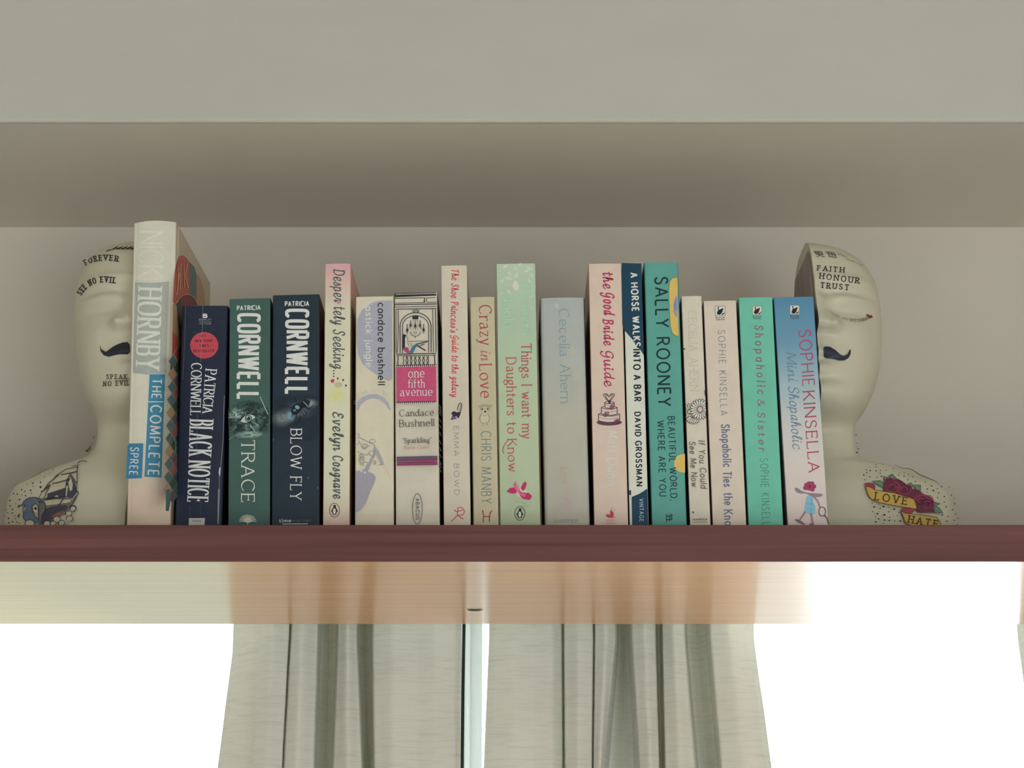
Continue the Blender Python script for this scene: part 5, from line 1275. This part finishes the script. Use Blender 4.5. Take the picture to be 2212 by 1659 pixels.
k.fill([(850, 840), (870, 795), (930, 780), (990, 800), (1060, 795), (1120, 830), (1170, 870), (1230, 880), (1270, 950), (1300, 1060), (1280, 1080), (1200, 1040), (1000, 990), (890, 970), (850, 930)], DR, R_, smooth=True)
k.fill([(1200, 960), (1260, 930), (1340, 950), (1420, 1010), (1520, 1040), (1550, 1100), (1540, 1200), (1570, 1255), (1450, 1262), (1330, 1250), (1290, 1120), (1230, 1040)], DR, R_, smooth=True)
rs = random.Random(6)
for cx, cy in ((980, 900), (1140, 930), (1380, 1090), (1470, 1130)):
    for q, c in ((96, RD), (70, (70, 36, 62)), (46, RD), (24, (60, 34, 66))):
        a0 = rs.uniform(0, 360)
        k.ring(cx, cy, q, q * .72, 15, c, R_, a0, a0 + 230)
k.line([(860, 860), (870, 800), (930, 782), (1060, 798), (1170, 868), (1240, 884)], 10, (132, 50, 72), R_, smooth=True); k.line([(1250, 935), (1340, 950), (1430, 1012), (1535, 1045), (1545, 1200), (1570, 1256)], 10, (136, 52, 74), R_, smooth=True)
k.fill([(575, 855), (625, 846), (690, 852), (725, 890), (722, 945), (640, 900), (590, 910)], RD, R_); k.line([(575, 855), (625, 846), (690, 852), (725, 890), (722, 945)], 7, OL, R_)
k.fill([(590, 900), (650, 905), (720, 945), (850, 968), (1000, 990), (1200, 1045), (1270, 1070), (1300, 1130), (1316, 1215), (1200, 1195), (1000, 1165), (800, 1125), (690, 1085), (640, 1040), (612, 970)], YB, 'banner_tattoo')
k.line([(590, 900), (650, 905), (720, 945), (850, 968), (1000, 990), (1200, 1045), (1270, 1070), (1300, 1130), (1316, 1215), (1200, 1195), (1000, 1165), (800, 1125), (690, 1085), (640, 1040), (612, 970)], 8, OL, 'banner_tattoo', closed=True)
k.text('LOVE', (712, 1085), (1172, 1158), 112, TATTOO, OL, 'banner_tattoo')
k.fill([(1085, 1235), (1130, 1200), (1200, 1198), (1300, 1222), (1260, 1262), (1240, 1280), (1150, 1270)], RD, R_)
k.fill([(1090, 1240), (1150, 1272), (1300, 1290), (1480, 1308), (1590, 1330), (1630, 1370), (1660, 1452), (1640, 1500), (1300, 1490), (1200, 1440), (1150, 1400), (1130, 1330)], YB, 'banner_tattoo')
k.line([(1090, 1240), (1150, 1272), (1300, 1290), (1480, 1308), (1590, 1330), (1630, 1370), (1660, 1452)], 8, OL, 'banner_tattoo'); k.line([(1090, 1240), (1130, 1330), (1150, 1400), (1200, 1430), (1300, 1460)], 8, OL, 'banner_tattoo')
k.text('HATE', (1185, 1405), (1600, 1478), 108, TATTOO, OL, 'banner_tattoo')
DOT = (46, 44, 44)
D = 'dot_tattoo'
for x, y, r in ((412, 138, 6), (446, 138, 7), (446, 258, 8), (430, 318, 6), (462, 345, 7), (440, 415, 16), (735, 600, 8), (838, 598, 7), (648, 640, 6), (740, 632, 8), (600, 672, 11), (655, 685, 12), (738, 690, 11), (798, 684, 10), (882, 684, 9), (605, 714, 10), (562, 746, 12), (645, 770, 11), (795, 725, 9), (810, 765, 11), (750, 778, 8), (575, 812, 9), (985, 660, 8),
                (1070, 720, 7), (1132, 720, 8), (1195, 742, 8), (1055, 752, 9), (1130, 768, 10), (1255, 778, 9), (1185, 816, 10), (1290, 838, 10), (1430, 850, 8), (1515, 900, 11), (1645, 912, 11), (1455, 946, 11), (1535, 966, 14), (1592, 938, 8), (1608, 998, 10), (1450, 988, 8), (1682, 1046, 11), (1775, 1026, 9), (1590, 1062, 9), (1682, 1120, 10), (1815, 1140, 10), (1705, 1184, 11), (1788, 1224, 11), (1655, 1300, 12), (1828, 1280, 9), (1730, 1322, 9), (1712, 1390, 12), (1808, 1372, 10), (1745, 930, 7), (1805, 1070, 7), (1855, 1340, 8), (1845, 1435, 9),
                (675, 1140, 10), (705, 1195, 15), (835, 1190, 16), (770, 1155, 8), (910, 1205, 9), (985, 1228, 15), (785, 1220, 10), (678, 1262, 9), (748, 1288, 14), (908, 1264, 10), (845, 1304, 17), (1052, 1274, 9), (722, 1328, 8), (765, 1360, 13), (920, 1336, 10), (1025, 1318, 8), (845, 1375, 13), (912, 1382, 13), (990, 1390, 10), (1066, 1390, 15), (722, 1402, 14), (825, 1420, 9), (975, 1322, 6), (770, 1260, 6)): k.ell(x, y, r, r * .85, DOT, D + ('#2' if y < 500 else '#3' if y > 1130 and x < 1100 else ''), n=9)
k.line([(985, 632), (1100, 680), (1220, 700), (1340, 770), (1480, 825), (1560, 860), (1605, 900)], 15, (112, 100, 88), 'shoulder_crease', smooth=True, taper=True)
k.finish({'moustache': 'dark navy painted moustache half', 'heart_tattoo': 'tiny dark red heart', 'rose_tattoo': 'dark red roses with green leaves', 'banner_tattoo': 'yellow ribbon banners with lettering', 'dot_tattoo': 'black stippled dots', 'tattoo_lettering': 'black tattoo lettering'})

# left-hand half
k = bust('cream half bust bookend at the left end of the books, with ship tattoo', -1, ((300, 662), (271, 1131)),
         [(304, 537), (291, 537.5), (262, 539), (230, 547), (214, 557), (198, 570), (184, 592), (175, 616), (166, 662), (164.5, 713), (171, 781), (181, 840), (197, 882), (210, 905), (213, 922), (212, 945), (207, 968), (196, 985), (180, 996), (139, 1010), (84, 1031), (43, 1052), (24, 1080), (16, 1112), (13, 1140)], 537)
k.frame(*Z1)
k.text('FOREVER', (440, 270), (606, 252), 30, TATTOO, INK, TL, mid=(515, 246))
k.text('SEE NO EVIL', (420, 424), (592, 362), 31, TATTOO, INK, TL, mid=(485, 364))
k.text('SPEAK', (545, 852), (650, 852), 26, TATTOO, (70, 64, 54), TL + '#2'); k.text('NO EVIL', (530, 888), (662, 884), 26, TATTOO, (70, 64, 54), TL + '#2')
for x in (592, 616, 640, 664, 688): k.fill([(x - 12, 190), (x - 4, 188), (x + 16, 172), (x + 10, 172)], (30, 28, 30), TL + '#3'); k.line([(x - 16, 188), (x, 180), (x + 14, 186)], 5, (30, 28, 30), TL + '#3')
k.line([(545, 200), (562, 192), (574, 192)], 4, (50, 46, 44), TL + '#3')
k.fill([(514, 676), (522, 700), (545, 712), (575, 690), (600, 676), (630, 665), (655, 664), (664, 676), (668, 710), (655, 722), (620, 722), (590, 728), (560, 737), (535, 730), (518, 708)], (32, 33, 42), 'moustache')
k.frame(*Z13); S_ = 'ship_tattoo'; SB, SO, SW = (84, 98, 118), (36, 36, 50), (176, 168, 144)
k.fill([(560, 1190), (640, 1170), (980, 1180), (1040, 1200), (1080, 1160), (1060, 1240), (1000, 1330), (940, 1400), (760, 1490), (640, 1540), (570, 1560), (560, 1400)], (104, 98, 96), S_)
k.fill([(660, 1330), (760, 1290), (960, 1270), (980, 1320), (900, 1390), (740, 1480), (650, 1540), (590, 1545), (600, 1420)], (62, 58, 68), S_)
k.fill([(640, 1210), (800, 1190), (1020, 1190), (1010, 1230), (900, 1250), (660, 1280)], SW, S_)
k.fill([(740, 1430), (850, 1370), (930, 1350), (900, 1400), (780, 1470)], (120, 84, 68), S_)
k.fill([(705, 1010), (760, 985), (940, 965), (970, 960), (940, 1150), (800, 1170), (670, 1180)], SW, S_)
k.fill([(690, 1110), (940, 1030), (960, 1100), (930, 1160), (680, 1180)], (58, 58, 70), S_); k.fill([(790, 1150), (830, 1135), (850, 1160), (800, 1172)], SW, S_)
k.fill([(960, 970), (1010, 860), (1080, 960), (1110, 1090), (1040, 1180), (960, 1160)], (60, 60, 72), S_); k.fill([(985, 960), (1020, 880), (1050, 980), (1040, 1060), (1010, 1080)], SW, S_); k.fill([(945, 1010), (985, 1000), (960, 1150), (942, 1150)], SW, S_)
k.fill([(780, 900), (870, 850), (1010, 830), (1000, 905), (800, 960)], SW, S_); k.fill([(870, 820), (960, 770), (1110, 740), (1110, 800), (900, 840)], (170, 162, 140), S_)
k.fill([(1030, 830), (1115, 820), (1110, 930), (1070, 900)], (166, 158, 140), S_)
for P, w in (([(1120, 690), (1150, 660), (1200, 650), (1255, 660)], 10), ([(1030, 730), (1140, 705)], 8), ([(960, 770), (1100, 740), (1125, 720)], 9), ([(860, 830), (960, 770)], 9), ([(880, 848), (1000, 830), (1110, 800)], 12), ([(785, 885), (860, 830)], 8), ([(700, 975), (785, 905), (850, 850)], 12), ([(760, 975), (900, 940), (1010, 905)], 12),
             ([(600, 1090), (640, 1070), (700, 980)], 16), ([(670, 1060), (725, 985)], 12), ([(640, 1180), (700, 1060), (730, 990)], 10), ([(575, 1170), (600, 1120), (610, 1090)], 9), ([(1010, 840), (960, 960), (940, 1160)], 10), ([(1020, 850), (1080, 940), (1110, 960)], 12), ([(1120, 740), (1112, 830), (1115, 960), (1100, 1080)], 10),
             ([(1110, 1080), (1130, 1115), (1070, 1190)], 11), ([(670, 1185), (800, 1170), (960, 1165)], 14), ([(640, 1205), (800, 1188), (1020, 1190)], 9), ([(925, 1180), (870, 1260), (850, 1290)], 12), ([(560, 1240), (640, 1235), (665, 1300), (650, 1420)], 11), ([(500, 1260), (560, 1290), (570, 1500)], 10), ([(1110, 1160), (1060, 1250), (1000, 1310)], 10), ([(1010, 1300), (1080, 1290), (1100, 1330), (1060, 1380)], 11)): k.line(P, w, SO, S_, smooth=True)
k.fill([(330, 1290), (370, 1220), (440, 1180), (540, 1180), (600, 1200), (540, 1240), (490, 1270), (480, 1360), (510, 1430), (560, 1470), (600, 1540), (540, 1530), (460, 1490), (400, 1510), (360, 1450), (350, 1380), (380, 1310)], SB, S_)
k.line([(290, 1310), (340, 1270), (370, 1220), (440, 1178), (540, 1176), (610, 1200)], 10, SO, S_, smooth=True); k.line([(385, 1270), (350, 1340), (360, 1400), (355, 1450), (395, 1510)], 9, SO, S_, smooth=True); k.line([(395, 1320), (370, 1350), (365, 1370)], 8, (150, 150, 140), S_); k.line([(480, 1270), (482, 1360), (515, 1430), (560, 1470)], 9, SO, S_, smooth=True)
k.fill([(485, 1300), (540, 1270), (560, 1330), (555, 1400), (500, 1370)], SW, S_); k.fill([(500, 1330), (530, 1300), (550, 1340), (530, 1350)], SO, S_)
for cx, cy, r in ((830, 1480, 50), (690, 1540, 46), (1060, 1330, 40), (1000, 1400, 44), (450, 1540, 64), (1010, 1470, 46), (900, 1530, 44), (780, 1540, 40)):
    k.ell(cx, cy, r, r * .8, SW, S_, n=14); k.ring(cx, cy, r, r * .8, 9, SO, S_, 150, 420)
for x in range(700, 900, 38): k.line([(x, 1232), (x + 3, 1216)], 5, (150, 116, 70), S_); k.line([(x + 50, 1030), (x + 53, 1012)], 5, (150, 116, 70), S_)
k.fill([(285, 1300), (320, 1270), (322, 1310), (292, 1325)], (80, 78, 62), S_); k.fill([(285, 1430), (320, 1395), (318, 1450), (290, 1465)], (80, 78, 62), S_)
for x, y, r in ((605, 970, 11), (500, 985, 11), (418, 998, 7), (605, 1040, 16), (502, 1030, 8), (345, 1075, 11), (468, 1085, 12), (390, 1102, 9), (235, 1130, 10), (288, 1138, 10), (400, 1160, 10), (350, 1148, 6), (190, 1222, 11), (320, 1210, 12), (268, 1265, 7), (196, 1298, 11), (225, 1346, 11), (138, 1350, 7), (162, 1388, 7), (225, 1400, 10), (118, 1436, 6), (175, 1472, 12), (258, 1436, 8), (268, 1476, 8), (232, 1522, 11), (180, 1535, 11), (288, 1526, 9), (320, 1540, 8), (110, 1524, 7), (485, 1130, 7), (600, 885, 6), (665, 912, 7), (740, 860, 6), (785, 816, 8), (535, 1040, 5), (220, 1060, 5)): k.ell(x, y, r, r, DOT, D, n=9)
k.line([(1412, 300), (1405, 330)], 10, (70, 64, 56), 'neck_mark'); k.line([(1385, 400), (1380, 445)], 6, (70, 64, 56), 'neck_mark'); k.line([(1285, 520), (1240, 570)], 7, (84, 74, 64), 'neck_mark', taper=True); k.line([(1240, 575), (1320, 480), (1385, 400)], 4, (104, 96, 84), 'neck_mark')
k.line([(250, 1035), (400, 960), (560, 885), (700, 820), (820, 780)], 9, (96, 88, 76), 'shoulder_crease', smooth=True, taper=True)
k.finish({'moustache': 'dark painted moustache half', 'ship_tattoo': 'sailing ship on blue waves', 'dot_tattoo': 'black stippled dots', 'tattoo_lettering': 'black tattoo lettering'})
